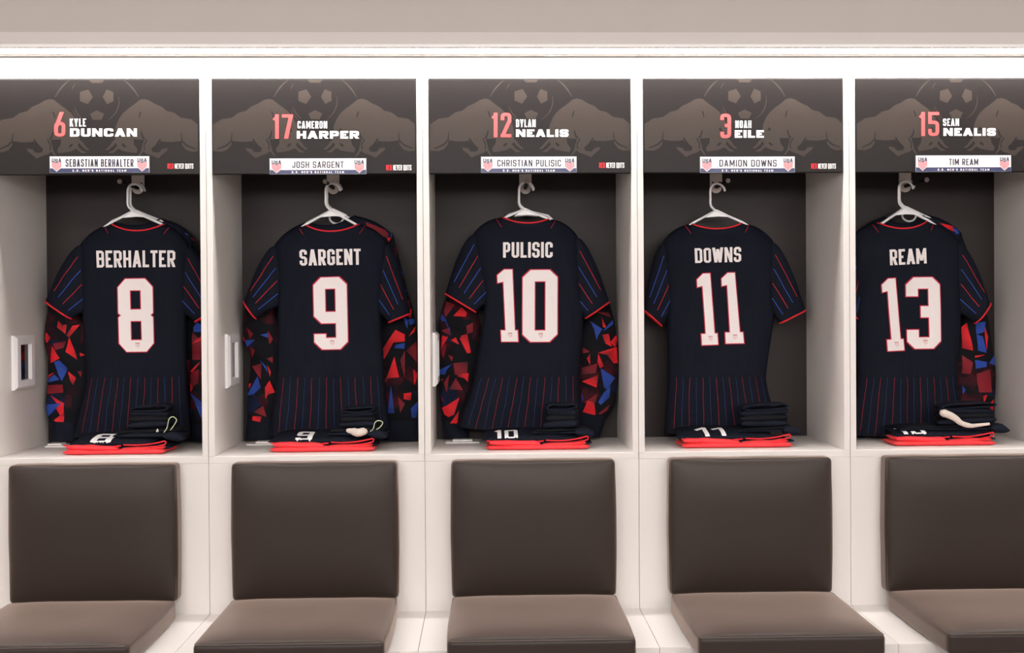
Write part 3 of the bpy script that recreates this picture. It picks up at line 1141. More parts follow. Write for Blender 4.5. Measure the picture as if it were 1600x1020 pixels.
def tube_cloth(name, rows, Y, T, seed, m, parent, n=18, mrow=40, amp=.008, taper=None):
    """flattened sleeve from rows of (left, right) world (x, z) pairs"""
    Ls = catmull([(r[0].x, r[0].y, 0) for r in rows], mrow)
    Rs = catmull([(r[1].x, r[1].y, 0) for r in rows], mrow)
    vs, fs = [], []
    for far in (0, 1):
        b0 = len(vs)
        for j in range(mrow + 1):
            s = j / mrow
            tt = taper(s) if taper else 1
            for i in range(n + 1):
                a = i / n
                a2 = .5 - .5 * math.cos(math.pi * a)
                p = Ls[j].lerp(Rs[j], a2)
                e = max(0, 1 - abs(2 * a2 - 1) ** 2.6) ** .5
                q = Vector((p.x * 14, p.y * 11, seed * 2.7 + far * 7))
                f = noise.noise(q) * amp + noise.noise(q * 2.1) * amp * .5
                f += amp * .5 * math.sin(p.y * 75 + p.x * 30 + seed)
                vs.append(Vector((p.x, Y + (1 if far else -1) * (T * e * tt) + f * e * (.3 + .7 * tt) * (-1 if not far else 1) * .7, p.y)))
        w = n + 1
        for j in range(mrow):
            for i in range(n):
                q = (b0 + j * w + i, b0 + j * w + i + 1, b0 + (j + 1) * w + i + 1, b0 + (j + 1) * w + i)
                fs.append(q if not far else q[::-1])
    o = build(name, vs, fs, m, parent, True, 2e-5)
    w = n + 1
    N = (mrow + 1) * w
    end = [vs[mrow * w + i] for i in range(w)] + [vs[N + mrow * w + i] for i in range(n - 1, 0, -1)]
    near = [[vs[j * w + i] for i in range(w)] for j in range(mrow + 1)]
    return o, end, near


def strip(pts, w):
    """thin band in (x, z) along a polyline"""
    out = []
    for a, b in zip(pts, pts[1:]):
        a, b = Vector(a), Vector(b)
        d = (b - a).normalized()
        nrm = Vector((-d.y, d.x)) * w / 2
        out.append([a + nrm, b + nrm, b - nrm, a - nrm])
    return out


JER = [
    dict(name='BERHALTER', num='8', nq=[[(150, 391.5), (273.5, 391), (273.5, 417), (151, 418)]],
         dq=[('8', [(184, 436), (238, 435), (241, 549), (187, 549.5)])],
         nL=(169.4, 348.4), nR=(253, 349), dip=(212, 360), shL=(121, 376), shR=(291, 378), armL=(124, 490), armR=(287, 492), waL=(131, 590), waR=(289, 590), hemL=(112, 684), hemR=(294, 684),
         cLo=(65, 470), cLi=(106, 498), cRi=(301, 503), cRo=(340, 482), colL='RBRB', colR='RBRB'),
    dict(name='SARGENT', num='9', nq=[[(467.5, 390), (563.5, 388.5), (564, 413.5), (468.5, 415)]],
         dq=[('9', [(489.5, 434), (541.5, 432.5), (544, 545), (492, 546)])],
         nL=(474.6, 350), nR=(559.4, 349), dip=(517, 361), shL=(427, 377), shR=(604, 373), armL=(432, 478), armR=(594, 490), waL=(430, 590), waR=(600, 590), hemL=(420, 682), hemR=(608, 684),
         cLo=(378, 471), cLi=(397, 498), cRi=(606, 504), cRo=(640, 490), colL='RBRB', colR='RBRB'),
    dict(name='PULISIC', num='10', nq=[[(786, 378.5), (863.5, 378), (863.5, 402.5), (786, 402.5)]],
         dq=[('J1', [(776.6, 421), (805, 421), (809.5, 533.5), (782, 533.5)]), ('0', [(816.8, 422), (871, 421.5), (870.5, 533.5), (816.5, 534)])],
         nL=(785.4, 338.4), nR=(858.9, 340.5), dip=(822.5, 348), shL=(740, 359), shR=(903, 363), armL=(757, 476), armR=(913, 496), waL=(740, 590), waR=(906, 590), hemL=(716, 668), hemR=(908, 674),
         cLo=(695, 458.5), cLi=(743, 487.5), cRi=(916, 497.5), cRo=(954, 471.5), colL='BRBRB', colR='RBRB'),
    dict(name='DOWNS', num='11', nq=[[(1085, 388), (1158, 385.5), (1158, 409), (1086, 411)]],
         dq=[('J1', [(1088, 428), (1113, 427), (1121.5, 538), (1095, 539)]), ('J1', [(1126.6, 426.5), (1152, 426), (1162, 536), (1132, 536.5)])],
         nL=(1081.8, 348.4), nR=(1163, 347), dip=(1122, 357), shL=(1038, 372), shR=(1211, 371), armL=(1044, 492), armR=(1213, 488), waL=(1046, 590), waR=(1200, 590), hemL=(1040, 678), hemR=(1218, 674),
         cLo=(1006.5, 484), cLi=(1036, 509.5), cRi=(1222, 505), cRo=(1263, 484), colL='BBRB', colR='RBRB'),
    dict(name='REAM', num='13', nq=[[(1389.5, 390), (1446.5, 387.5), (1447.5, 411.5), (1390.5, 414.5)]],
         dq=[('J1', [(1377, 436), (1403, 434.5), (1413, 547), (1385.5, 548.5)]), ('3', [(1415, 433.5), (1468, 433), (1470.5, 544), (1418, 545)])],
         nL=(1375.8, 347), nR=(1453.5, 344.5), dip=(1415, 356.5), shL=(1334, 366), shR=(1504, 372), armL=(1340, 485), armR=(1507, 490), waL=(1344, 590), waR=(1500, 590), hemL=(1330, 680), hemR=(1512, 680),
         cLo=(1308, 482), cLi=(1346, 499), cRi=(1529, 505), cRo=(1553.5, 473.5), colL='RBRB', colR='RBRB'),
]
ONE = [(.45, 1), (.98, 1), (.99, .155), (1, .155), (1, 0), (0, 0), (0, .155), (.34, .155), (.33, .82), (.02, .81), (0, .915)]
# outline of the jersey digit 1 in a unit box (stem with flag and foot)
ONE = [(.40, 1), (.84, 1), (.84, .155), (1.0, .155), (1.0, 0), (.06, 0), (.06, .155), (.32, .155), (.32, .83), (0, .815), (0, .92)]


def grow_poly(poly, e):
    n = len(poly)
    area = sum(poly[i][0] * poly[(i + 1) % n][1] - poly[(i + 1) % n][0] * poly[i][1] for i in range(n))
    s = 1 if area > 0 else -1
    out = []
    for i in range(n):
        p, a, b = Vector(poly[i]), Vector(poly[i - 1]), Vector(poly[(i + 1) % n])
        d1, d2 = (p - a).normalized(), (b - p).normalized()
        n1, n2 = Vector((d1.y, -d1.x)) * s, Vector((d2.y, -d2.x)) * s
        nn = (n1 + n2).normalized()
        out.append(p + nn * e / max(.5, nn.dot(n1)))
    return out


def digit_polys(ch, quad, Y, e):
    q = [w2(p, Y) for p in quad]
    W = ((q[1] - q[0]).length + (q[2] - q[3]).length) / 2
    H = ((q[0] - q[3]).length + (q[1] - q[2]).length) / 2
    f = quadmap([tuple(p) for p in q], W, H)
    if ch == '8':
        up = [[(.215, 1), (.785, 1), (1, .885), (1, .842), (0, .842), (0, .885)], [(0, .842), (.345, .842), (.345, .579), (0, .579)], [(.655, .842), (1, .842), (1, .579), (.655, .579)]]
        pcs = up + [[(x, 1 - y) for x, y in p] for p in up]
        pcs.append([(0, .579), (1, .579), (1, .53), (.925, .5), (1, .47), (1, .421), (0, .421), (0, .47), (.075, .5), (0, .53)])
        out = []
        for i, p in enumerate(pcs):
            pl = [(x * W, y * H) for x, y in p]
            if e:
                pl = grow_poly(pl, e)
            out.append(Quad([f(Vector(q)) for q in pl], i if e else 0))
        return out
    if ch == 'J1':
        pl = [(x * W, y * H) for x, y in ONE]
        if e:
            pl = grow_poly(pl, e)
        return [[f(Vector(p)) for p in pl]]
    return mapq(text_quads(ch, W, H, W * .345, H * .158, .2, .66, 1, e), f)


LONG = {
    0: dict(nL=(176, 346), nR=(250, 341), dip=(212, 352), shL=(122, 378), shR=(300, 366), armL=(126, 490), armR=(290, 490), waL=(130, 590), waR=(292, 590), hemL=(128, 668), hemR=(292, 668),
            Lr=[((118, 385), (134, 470)), ((80, 450), (122, 490)), ((66, 522), (131, 530)), ((72, 570), (126, 580)), ((68, 630), (114, 636)), ((73, 661), (108, 663))],
            Lc=[((75, 658), (108, 660)), ((75, 675), (109, 676)), ((76, 689), (109, 690))],
            Rr=[((296, 366), (285, 470)), ((330, 430), (290, 490)), ((340, 500), (291, 520)), ((343, 560), (295, 580)), ((342, 620), (297, 630)), ((338, 663), (301, 663))],
            Rc=[((337, 660), (301, 660)), ((336, 690), (302, 690))]),
    1: dict(nL=(480, 345), nR=(553, 336), dip=(517, 352), shL=(428, 377), shR=(612, 362), armL=(434, 490), armR=(600, 490), waL=(432, 590), waR=(600, 590), hemL=(430, 668), hemR=(602, 668),
            Lr=[((424, 385), (438, 470)), ((388, 450), (428, 490)), ((377, 522), (431, 530)), ((389, 560), (432, 580)), ((384, 622), (428, 626)), ((384, 659), (421, 660))],
            Lc=[((384, 656), (421, 657)), ((382, 672), (423, 674)), ((381, 686), (423, 687))],
            Rr=[((612, 361), (590, 460)), ((634, 446), (600, 500)), ((648, 500), (594, 540)), ((656, 565), (592, 585)), ((656, 620), (597, 630)), ((654, 660), (604, 660))],
            Rc=[((654, 657), (604, 657)), ((655, 689), (603, 688))]),
    2: dict(nL=(790, 342), nR=(855, 344), dip=(822, 352), shL=(742, 366), shR=(902, 370), armL=(757, 490), armR=(912, 500), waL=(742, 590), waR=(906, 590), hemL=(738, 660), hemR=(906, 664),
            Lr=[((738, 385), (760, 470)), ((704, 450), (748, 490)), ((686, 500), (742, 530)), ((685, 565), (736, 585)), ((688, 624), (724, 626)), ((691, 662), (719, 664))],
            Lc=[((691, 658), (719, 660)), ((692, 672), (722, 674)), ((694, 684), (724, 685))],
            Rr=[((902, 385), (906, 470)), ((948, 460), (914, 498)), ((966, 530), (909, 542)), ((967, 590), (908, 592)), ((962, 630), (908, 630)), ((950, 654), (909, 652))],
            Rc=[((950, 648), (909, 648)), ((944, 666), (909, 668)), ((938, 684), (909, 684))]),
    4: dict(nL=(1384, 338), nR=(1448, 334), dip=(1415, 350), shL=(1336, 366), shR=(1506, 360), armL=(1344, 490), armR=(1506, 495), waL=(1346, 590), waR=(1502, 590), hemL=(1344, 668), hemR=(1504, 668),
            Lr=[((1334, 385), (1350, 470)), ((1316, 450), (1350, 490)), ((1306, 530), (1346, 540)), ((1306, 600), (1346, 600)), ((1310, 660), (1344, 660))],
            Lc=[((1310, 657), (1344, 657)), ((1312, 688), (1342, 688))],
            Rr=[((1505, 361), (1500, 470)), ((1540, 460), (1506, 500)), ((1556, 545), (1501, 560)), ((1560, 590), (1503, 600)), ((1557, 640), (1508, 645)), ((1553, 662), (1512, 662))],
            Rc=[((1552, 658), (1512, 658)), ((1550, 690), (1514, 690))]),
}
R, D, B = 'R', 'D', 'B'
SH = {
    (0, 'L'): ((50, 440, 3.923), [
        (R, [(155, 240), (185, 265), (210, 262), (205, 320), (230, 340), (180, 300), (150, 280)]), (R, [(210, 330), (245, 270), (290, 262), (230, 340)]),
        (R, [(230, 340), (275, 478), (200, 430)]), (D, [(125, 380), (210, 362), (190, 405), (140, 420)]), (R, [(60, 330), (80, 312), (112, 345), (80, 378)]),
        (R, [(120, 395), (168, 470), (105, 500)]), (B, [(128, 490), (165, 482), (215, 530), (200, 570), (185, 610), (160, 570)]), (R, [(90, 575), (135, 555), (85, 600)]),
        (B, [(135, 568), (170, 600), (88, 620), (90, 600)]), (R, [(215, 550), (265, 590), (250, 635), (230, 600)]), (D, [(80, 635), (190, 630), (190, 680), (80, 690)]),
        (R, [(107, 697), (195, 745), (190, 860), (145, 780), (150, 745)]), (B, [(68, 755), (180, 745), (85, 830)]), (R, [(130, 850), (195, 800), (190, 870), (160, 875)]),
        (R, [(290, 435), (320, 450), (290, 460)]), (D, [(275, 550), (305, 548), (295, 585)])]),
    (0, 'R'): ((240, 330, 2.757), [
        (B, [(170, 500), (190, 475), (205, 490), (225, 500), (220, 520), (170, 520)]), (R, [(165, 570), (205, 535), (220, 540), (200, 560)]), (D, [(165, 520), (205, 560), (200, 640), (165, 640)]),
        (R, [(155, 690), (200, 645), (195, 660), (165, 695)]), (D, [(155, 700), (195, 680), (190, 740), (160, 760)]), (B, [(155, 780), (205, 820), (230, 850), (205, 890), (175, 820)]),
        (D, [(140, 640), (155, 640), (150, 700)]), (R, [(155, 740), (170, 760), (158, 780)]), (R, [(205, 690), (240, 720), (215, 780)]), (R, [(155, 112), (185, 120), (195, 145), (170, 130)]),
        (B, [(128, 92), (155, 98), (145, 108)])]),
    (1, 'L'): ((365, 440, 3.923), [
        (B, [(65, 360), (130, 355), (75, 405)]), (R, [(45, 320), (72, 370), (55, 365)]), (D, [(80, 285), (120, 320), (95, 350)]), (B, [(160, 325), (210, 315), (212, 345)]),
        (D, [(210, 300), (240, 350), (220, 385), (212, 345)]), (D, [(95, 390), (130, 420), (110, 470)]), (D, [(110, 520), (170, 500), (165, 600)]), (B, [(75, 700), (145, 580), (165, 650), (120, 690)]),
        (R, [(85, 630), (105, 622), (90, 660)]), (R, [(190, 650), (220, 605), (250, 680), (210, 690), (195, 720)]), (D, [(200, 470), (240, 460), (240, 500)]), (R, [(205, 510), (228, 550), (222, 585)]),
        (B, [(160, 480), (200, 520), (210, 560)]), (R, [(115, 825), (170, 825), (165, 860), (112, 850)]), (D, [(120, 800), (180, 760), (200, 830)])]),
    (1, 'R'): ((560, 330, 2.757), [
        (D, [(30, 45), (130, 85), (125, 115), (40, 78)]), (B, [(130, 85), (150, 92), (140, 110)]), (R, [(122, 115), (142, 108), (130, 130)]), (D, [(155, 130), (172, 190), (160, 210)]),
        (B, [(160, 255), (190, 248), (188, 280), (165, 280)]), (R, [(160, 288), (195, 278), (190, 292)]), (B, [(175, 300), (215, 350), (190, 370)]), (D, [(175, 395), (215, 380), (225, 420), (180, 440)]),
        (R, [(205, 450), (230, 410), (225, 460)]), (B, [(195, 455), (215, 470), (210, 505), (200, 480)]), (B, [(215, 465), (250, 460), (248, 480), (220, 490)]), (R, [(215, 540), (248, 490), (240, 520)]),
        (R, [(105, 590), (160, 510), (200, 530), (200, 560), (150, 565), (110, 640)]), (B, [(160, 575), (200, 567), (198, 592), (155, 590)]), (R, [(155, 625), (175, 715), (120, 720)]),
        (D, [(92, 725), (130, 720), (100, 760)]), (B, [(140, 750), (155, 870), (125, 870), (135, 800)]), (R, [(235, 680), (258, 700), (240, 750)]), (D, [(180, 640), (200, 600), (200, 720)]),
        (R, [(195, 785), (228, 780), (225, 815), (195, 810)]), (B, [(225, 850), (255, 820), (250, 890), (230, 890)]), (D, [(170, 800), (200, 830), (180, 870)]), (D, [(205, 600), (250, 560), (250, 650)])]),
    (2, 'L'): ((670, 440, 3.923), [
        (D, [(105, 120), (160, 140), (100, 220), (90, 180)]), (R, [(150, 210), (200, 155), (235, 190), (225, 215)]), (B, [(55, 250), (80, 195), (105, 235), (140, 340), (125, 290), (100, 240)]),
        (D, [(75, 300), (130, 280), (130, 330), (100, 310)]), (R, [(80, 330), (118, 340), (75, 410)]), (R, [(135, 360), (165, 340), (185, 385)]), (R, [(200, 330), (235, 320), (258, 435), (235, 440), (190, 350)]),
        (D, [(230, 270), (272, 250), (272, 310), (235, 320)]), (D, [(65, 400), (110, 380), (90, 470)]), (D, [(115, 445), (150, 460), (140, 490)]), (B, [(64, 540), (140, 505), (110, 540), (100, 570), (65, 570)]),
        (D, [(150, 500), (240, 490), (235, 580), (160, 570)]), (R, [(170, 580), (200, 565), (245, 560), (240, 615), (215, 590)]), (D, [(125, 660), (165, 590), (210, 665)]), (R, [(62, 600), (88, 600), (64, 615)]),
        (D, [(90, 620), (125, 570), (110, 680)]), (R, [(78, 775), (110, 760), (188, 710), (155, 815), (120, 830), (95, 815)]), (R, [(130, 870), (185, 790), (175, 865), (150, 875)]), (D, [(72, 690), (92, 740), (77, 730)])]),
    (2, 'R'): ((880, 440, 3.923), [
        (D, [(200, 185), (285, 190), (295, 220)]), (R, [(235, 215), (265, 280), (245, 280)]), (B, [(165, 240), (240, 290), (215, 330), (205, 360), (190, 290)]), (B, [(245, 300), (305, 235), (310, 260), (255, 300)]),
        (R, [(240, 325), (280, 320), (290, 370), (300, 400), (260, 380)]), (R, [(290, 370), (330, 325), (342, 375), (315, 400)]), (R, [(215, 435), (330, 400), (338, 500), (310, 500), (270, 450)]),
        (R, [(215, 440), (250, 520), (225, 530), (210, 490)]), (R, [(145, 470), (165, 440), (165, 510)]), (D, [(118, 400), (165, 430), (120, 440)]), (B, [(230, 530), (320, 590), (270, 660), (250, 650)]),
        (R, [(115, 612), (215, 572), (205, 650)]), (D, [(115, 530), (210, 500), (200, 560), (115, 570)]), (R, [(120, 800), (150, 730), (190, 740), (200, 820)]), (D, [(125, 740), (210, 690), (200, 740)]),
        (B, [(215, 740), (250, 680), (290, 640), (285, 710), (230, 755)]), (D, [(215, 810), (290, 750), (270, 790), (230, 815)]), (B, [(114, 680), (125, 720), (116, 740)])]),
    (4, 'R'): ((1450, 330, 2.757), [
        (R, [(55, 50), (115, 62), (135, 95), (90, 75)]), (B, [(110, 65), (160, 90), (125, 98)]), (R, [(150, 500), (170, 480), (195, 600), (150, 590)]), (B, [(205, 480), (250, 475), (245, 520), (210, 530)]),
        (B, [(210, 530), (240, 540), (255, 610), (215, 600)]), (R, [(245, 490), (265, 540), (255, 600)]), (R, [(205, 622), (250, 618), (205, 632)]), (B, [(205, 640), (260, 650), (255, 670), (205, 678)]),
        (B, [(268, 655), (292, 620), (298, 665)]), (D, [(150, 620), (195, 650), (185, 700), (150, 700)]), (D, [(210, 700), (270, 680), (280, 780), (220, 780)]), (R, [(235, 795), (255, 790), (245, 825)]),
        (R, [(270, 830), (288, 810), (290, 860), (275, 862)]), (B, [(150, 750), (165, 770), (155, 790)])]),
    (4, 'L'): ((1300, 440, 3.923), [(R, [(30, 300), (120, 260), (90, 380)]), (B, [(40, 420), (130, 480), (60, 560)]), (R, [(50, 620), (140, 600), (110, 720)])]),
}

rng = random.Random(4)
for k in range(5):
    J = JER[k]
    Y = JY
    gx = at((J['nL'][0] + J['nR'][0]) / 2, 690, Y).x
    gz = at(J['hemL'][0], J['hemL'][1], Y).z
    T = thing('jersey', (gx, Y, gz), 'navy short-sleeved football jersey, white number %s on its back' % JNUM[k], 'jersey', 'jerseys hanging in the lockers')
    TB, TS = .030, .024
    body, W, nn, nf, hem = body_mesh('body', {a: J[a] for a in ('shL', 'shR', 'nL', 'nR', 'dip', 'armL', 'armR', 'waL', 'waR', 'hemL', 'hemR')}, Y, TB, k + 1, 'jersey_navy', T)
    bb = bvh_of(body)
    YF = Y - TB
    sl = []
    for sd in ('L', 'R'):
        s = -1 if sd == 'L' else 1
        S0, A0 = w2(J['sh' + sd], YF), w2(J['arm' + sd], YF)
        CO, CI = w2(J['c%so' % sd], YF), w2(J['c%si' % sd], YF)
        # the sleeve starts a little inside the armhole seam
        S1, A1 = S0 + Vector((-s * .030, -.012)), A0 + Vector((-s * .022, .012))
        Mo = (S0 + CO) / 2 + Vector((s * .010, .010))
        Mi = A1.lerp(CI, .55) + Vector((0, .004))
        Q0 = S0.lerp(CO, .12) + Vector((s * .004, .004))
        Q1 = A1.lerp(CI, .2)
        rows = [(S1, A1), (Q0, Q1), (Mo, Mi), (CO, CI)]
        so, end, near = tube_cloth('sleeve', rows, Y + .004, TS, k * 2 + (0 if sd == 'L' else 1) + 11, 'jersey_navy', T, n=18, mrow=34, amp=.006, taper=lambda q: .45 + .55 * min(1, q / .35))
        sl.append((so, near, sd))
        m = MB()
        m.tube(end, .0030, closed=True, n=6)
        cu = m.build('cuff_trim', 'trim_red', T, smooth=True)
        # sleeve pinstripes run from the shoulder seam towards the cuff
        sb = bvh_of(so)
        cols = J['col' + sd]
        nst = len(cols)
        for i, cc in enumerate(cols):
            fr = (i + .8) / (nst + .7)
            pos = math.acos(1 - 2 * fr) / math.pi * 18
            i0 = int(pos)
            ends = []
            for v in (.24 + .10 * abs(fr - .5), .87):
                row = near[int(v * 34)]
                p = row[i0].lerp(row[min(18, i0 + 1)], pos - i0)
                ends.append(Vector((p.x, p.z)))
            cast_print('sleeve_stripe', strip(ends, .0024), [sb], 'stripe_red' if cc == 'R' else 'stripe_blue', so, .0012, .012)
    # neck: red piping, ribbed band, ticks
    m = MB()
    m.tube([p + Vector((0, -.001, 0)) for p in nn] + nf[::-1][1:-1], .0030, closed=True, n=6)
    m.build('collar_trim', 'trim_red', T, smooth=True)
    band = []
    for a, b in zip(nn, nn[1:]):
        fa = .020
        band.append([(a.x, a.z - .003), (b.x, b.z - .003), (b.x, b.z - fa), (a.x, a.z - fa)])
    cb = cast_print('collar_band', band, [bb], 'cloth_navy', T, .0018, .012)
    ticks = []
    for p, s in ((nn[0], 1), (nn[-1], -1)):
        a = Vector((p.x - s * .022, p.z - .006))
        ticks += strip([a, a + Vector((s * .018, -.030))], .0022)
    for q_ in ticks:
        cast_print('collar_tick', [q_], [bb], 'stripe_red', T, .0022, .012)
    # lower panel pinstripes
    z0 = w2(J['waL'], YF).y
    n = 14
    red, blue = [], []
    for i in range(n):
        u = .075 + .86 * i / (n - 1)
        pts = []
        for q in range(12):
            f = q / 11
            xa = lerp(w2(J['waL'], YF).x, w2(J['waR'], YF).x, u)
            xb = lerp(w2(J['hemL'], YF).x, w2(J['hemR'], YF).x, u)
            zb_ = lerp(w2(J['hemL'], YF).y, w2(J['hemR'], YF).y, u)
            pts.append((lerp(xa, xb, f) + .003 * noise.noise(Vector((i * 1.7, f * 3, k))), lerp(z0, zb_ - .002, f)))
        cast_print('body_stripe', strip(pts, .0019), [bb], 'stripe_red_dim' if (i + (k == 2)) % 2 == 0 else 'stripe_blue_dim', body, .0013, .02)
    lw = lerp(w2(J['waL'], YF).x, w2(J['waR'], YF).x, .04), lerp(w2(J['waL'], YF).x, w2(J['waR'], YF).x, .96)
    cast_print('panel_seam', strip([(lw[0], z0), (lw[1], z0)], .0016), [bb], 'cloth_black', body, .0012, .02)
    # name and number
    q = [w2(p, YF) for p in J['nq'][0]]
    Wd, Hd = ((q[1] - q[0]).length + (q[2] - q[3]).length) / 2, ((q[0] - q[3]).length + (q[1] - q[2]).length) / 2
    f = quadmap([tuple(p) for p in q], Wd, Hd)
    polys = mapq(text_quads(J['name'], Wd, Hd, Hd * (.155 if k == 0 else .175), Hd * .155, .19, .75, 1), f)
    cast_print('name_lettering', polys, [bb], 'number_white', T, .0019, .009)
    for ch, quad in J['dq']:
        nb = cast_print('number_outline', digit_polys(ch, quad, YF, .0032), [bb], 'number_red', T, .0016, .010)
        nw = cast_print('number', digit_polys(ch, quad, YF, 0), [bb], 'number_white', T, .0026, .009)
        bl, br = w2(quad[3], YF), w2(quad[2], YF)
        c = (bl + br) / 2 + Vector((.003, .0215))
        sz = .0075
        sh = [(c.x - sz, c.y + sz * 1.3), (c.x + sz, c.y + sz * 1.3), (c.x + sz, c.y - sz * .5), (c.x, c.y - sz * 1.4), (c.x - sz, c.y - sz * .5)]
        bars = [[(c.x - sz, c.y + sz * 1.3), (c.x + sz, c.y + sz * 1.3), (c.x + sz, c.y + sz * .6), (c.x - sz, c.y + sz * .6)]]
        for i in (-.8, -.1, .6):
            bars.append([(c.x + i * sz, c.y + sz * .3), (c.x + (i + .3) * sz, c.y + sz * .3), (c.x + (i + .3) * sz, c.y - sz * (1.1 - abs(i))), (c.x + i * sz, c.y - sz * (1.1 - abs(i)))])
        cast_print('crest', bars, [bb], 'number_crest', T, .0034, .01)

# long sleeved tops behind the jerseys
for k, Lg in LONG.items():
    Y = LY
    jn = JNUM[k]
    gx = at((Lg['nL'][0] + Lg['nR'][0]) / 2, 690, Y).x
    gz = at(Lg['hemL'][0], Lg['hemL'][1], Y).z
    T = thing('long_sleeved_top', (gx, Y, gz), 'black long-sleeved top with red and blue shards behind the jersey number %s' % jn, 'shirt', 'long-sleeved tops behind the jerseys')
    body, W, nn, nf, hem = body_mesh('body', {a: Lg[a] for a in ('shL', 'shR', 'nL', 'nR', 'dip', 'armL', 'armR', 'waL', 'waR', 'hemL', 'hemR')}, Y, .018, k + 31, 'cloth_navy', T)
    m = MB()
    m.tube([p + Vector((0, -.001, 0)) for p in nn] + nf[::-1][1:-1], .0035, closed=True, n=6)
    m.build('collar', 'cloth_navy', T, smooth=True)
    bb = bvh_of(body)
    for sd in ('L', 'R'):
        ins = 13 if sd == 'L' else -9          # the inner edge runs on behind the jersey
        rows = [(w2(a, Y - .018), w2((b[0] + (ins if i_ > 1 else 0), b[1]), Y - .018)) for i_, (a, b) in enumerate(Lg[sd + 'r'])]
        if sd == 'R':
            rows = [(b, a) for a, b in rows]
        so, end, near = tube_cloth('sleeve', rows, Y + .006, .022, k * 3 + (sd == 'R') + 40, 'camo', T, n=20, mrow=56, amp=.009, taper=lambda q: .4 + .6 * min(1, q / .2))
        rows = [(w2(a, Y - .018), w2((b[0] + ins * .7, b[1]), Y - .018)) for a, b in Lg[sd + 'c']]
        if sd == 'R':
            rows = [(b, a) for a, b in rows]
        tube_cloth('cuff', rows, Y + .006, .024, k * 3 + (sd == 'R') + 70, 'cloth_navy', T, n=16, mrow=10, amp=.004)
        if (k, sd) in SH:
            (ox, oy, sc), lst = SH[(k, sd)]
            sb = bvh_of(so)
            for c, mm_ in ((D, 'shard_dark'), (R, 'shard_red'), (B, 'shard_blue')):
                polys, fades = [], []
                for cc, pl in lst:
                    if cc != c:
                        continue
                    pp = [w2((ox + p[0] / sc, oy + p[1] / sc), Y - .02) for p in pl]
                    polys.append([tuple(p) for p in pp])
                    i0 = rng.randrange(len(pp))
                    d = [(p - pp[i0]).length for p in pp]
                    mx = max(d)
                    lo = rng.choice((.15, .35, .6)) if c != B else rng.choice((.5, .8))
                    fades.append([lo + (1.25 - lo) * (q / mx) for q in d])
                for i_, (pl_, fd_) in enumerate(zip(polys, fades)):
                    cast_print('shard_print', [pl_], [sb, bb], mm_, so, {D: .0012, R: .0018, B: .0024}[c] + .00003 * i_, .012, [fd_])

# ================================================================== hangers
ARM = [((110, 850), (930, 850)), ((120, 870), (905, 850)), ((215, 745), (875, 770)), ((130, 840), (920, 830)), ((150, 835), (865, 795))]
ORI = [(160, 265), (465, 265), (770, 265), (1070, 265), (1365, 265)]
SHIFT = [(-5, 5), (40, -5), (12, -25), (0, 0), (-8, -35)]


def hanger(k, Y, second=False):
    ox, oy = ORI[k]
    sx, sy = SHIFT[k]
    if second:
        sx += (45, 22, -6, 0, 16)[k]
        sy += (-4, -14, 18, 0, -22)[k]

    def p(a, b, dx=None, dy=None):
        q = at(ox + (a + (sx if dx is None else dx)) / 10.2, oy + (b + (sy if dy is None else dy)) / 10.2, Y)
        return q
    jn = JNUM[k]
    base = p(500, 900)
    T = thing('coat_hanger', tuple(base), ('white plastic hanger behind, carrying the long-sleeved top of jersey number %s' if second else 'white plastic hanger in the collar of the jersey number %s') % jn, 'hanger',
              'hangers on the locker hooks')
    m = MB()
    hook = catmull([p(640, 345), p(628, 300), p(590, 250), p(530, 222), p(470, 230), p(425, 270), p(408, 330), p(408, 440), p(409, 540), p(430, 595), p(485, 650)], 44)
    m.tube(hook, .0042, n=8)
    m.build('hook', 'plastic_white', T, smooth=True)
    (la, lb), (ra, rb) = ARM[k]
    ax, ay = 490 + sx, 655 + sy
    if second:
        la, lb, ra, rb = la + 50, lb - 40, ra + 0, rb - 45
    m = MB()
    ends = []
    for ex, ey, shk in ((la, lb, 'shL'), (ra, rb, 'shR')):
        tip0 = p(ex, ey, 0, 0)
        src = LONG[k] if second else JER[k]
        s_ = at(src[shk][0], src[shk][1], Y)
        tip = tip0.lerp(Vector((s_.x, Y, s_.z - .022)), .72)
        tip0 = tip0 + Vector((0, 0, -.002))
        m = MB()
        m.tube([p(ax, ay, 0, 0), tip0, tip], .0045, n=8)
        ends.append(tip)
        m.build('arm', 'plastic_white', T, smooth=True)
    m = MB()
    c = at(JER[k]['dip'][0], JER[k]['dip'][1] + 34, Y)
    m.tube(catmull([ends[0], (ends[0].lerp(ends[1], .3).x, Y, c.z), (ends[0].lerp(ends[1], .7).x, Y, c.z), ends[1]], 16), .004, n=8)
    m.build('lower_bar', 'plastic_white', T, smooth=True)
    # flat web under the neck
    pl = [(440, 690), (478, 632), (520, 640), (735, 742), (700, 755), (540, 747), (360, 762), (330, 762)]
    pw = [p(a, b) for a, b in pl]
    m = MB()
    m.prism([(q.x, q.z) for q in pw][::-1], Y - .0035, Y + .0035)
    m.build('web', 'plastic_white', T, bevel=.0008)
    if second and k in (1, 4):
        m = MB()
        m.tube(catmull([p(450, 770), p(452, 810), p(480, 850), p(545, 880), p(620, 865), p(660, 815), p(668, 770)], 20), .0036, n=8)
        m.build('loop', 'plastic_white', T, smooth=True)


for k in range(5):
    hanger(k, JY)
    if k != 3:
        hanger(k, LY - .002, True)

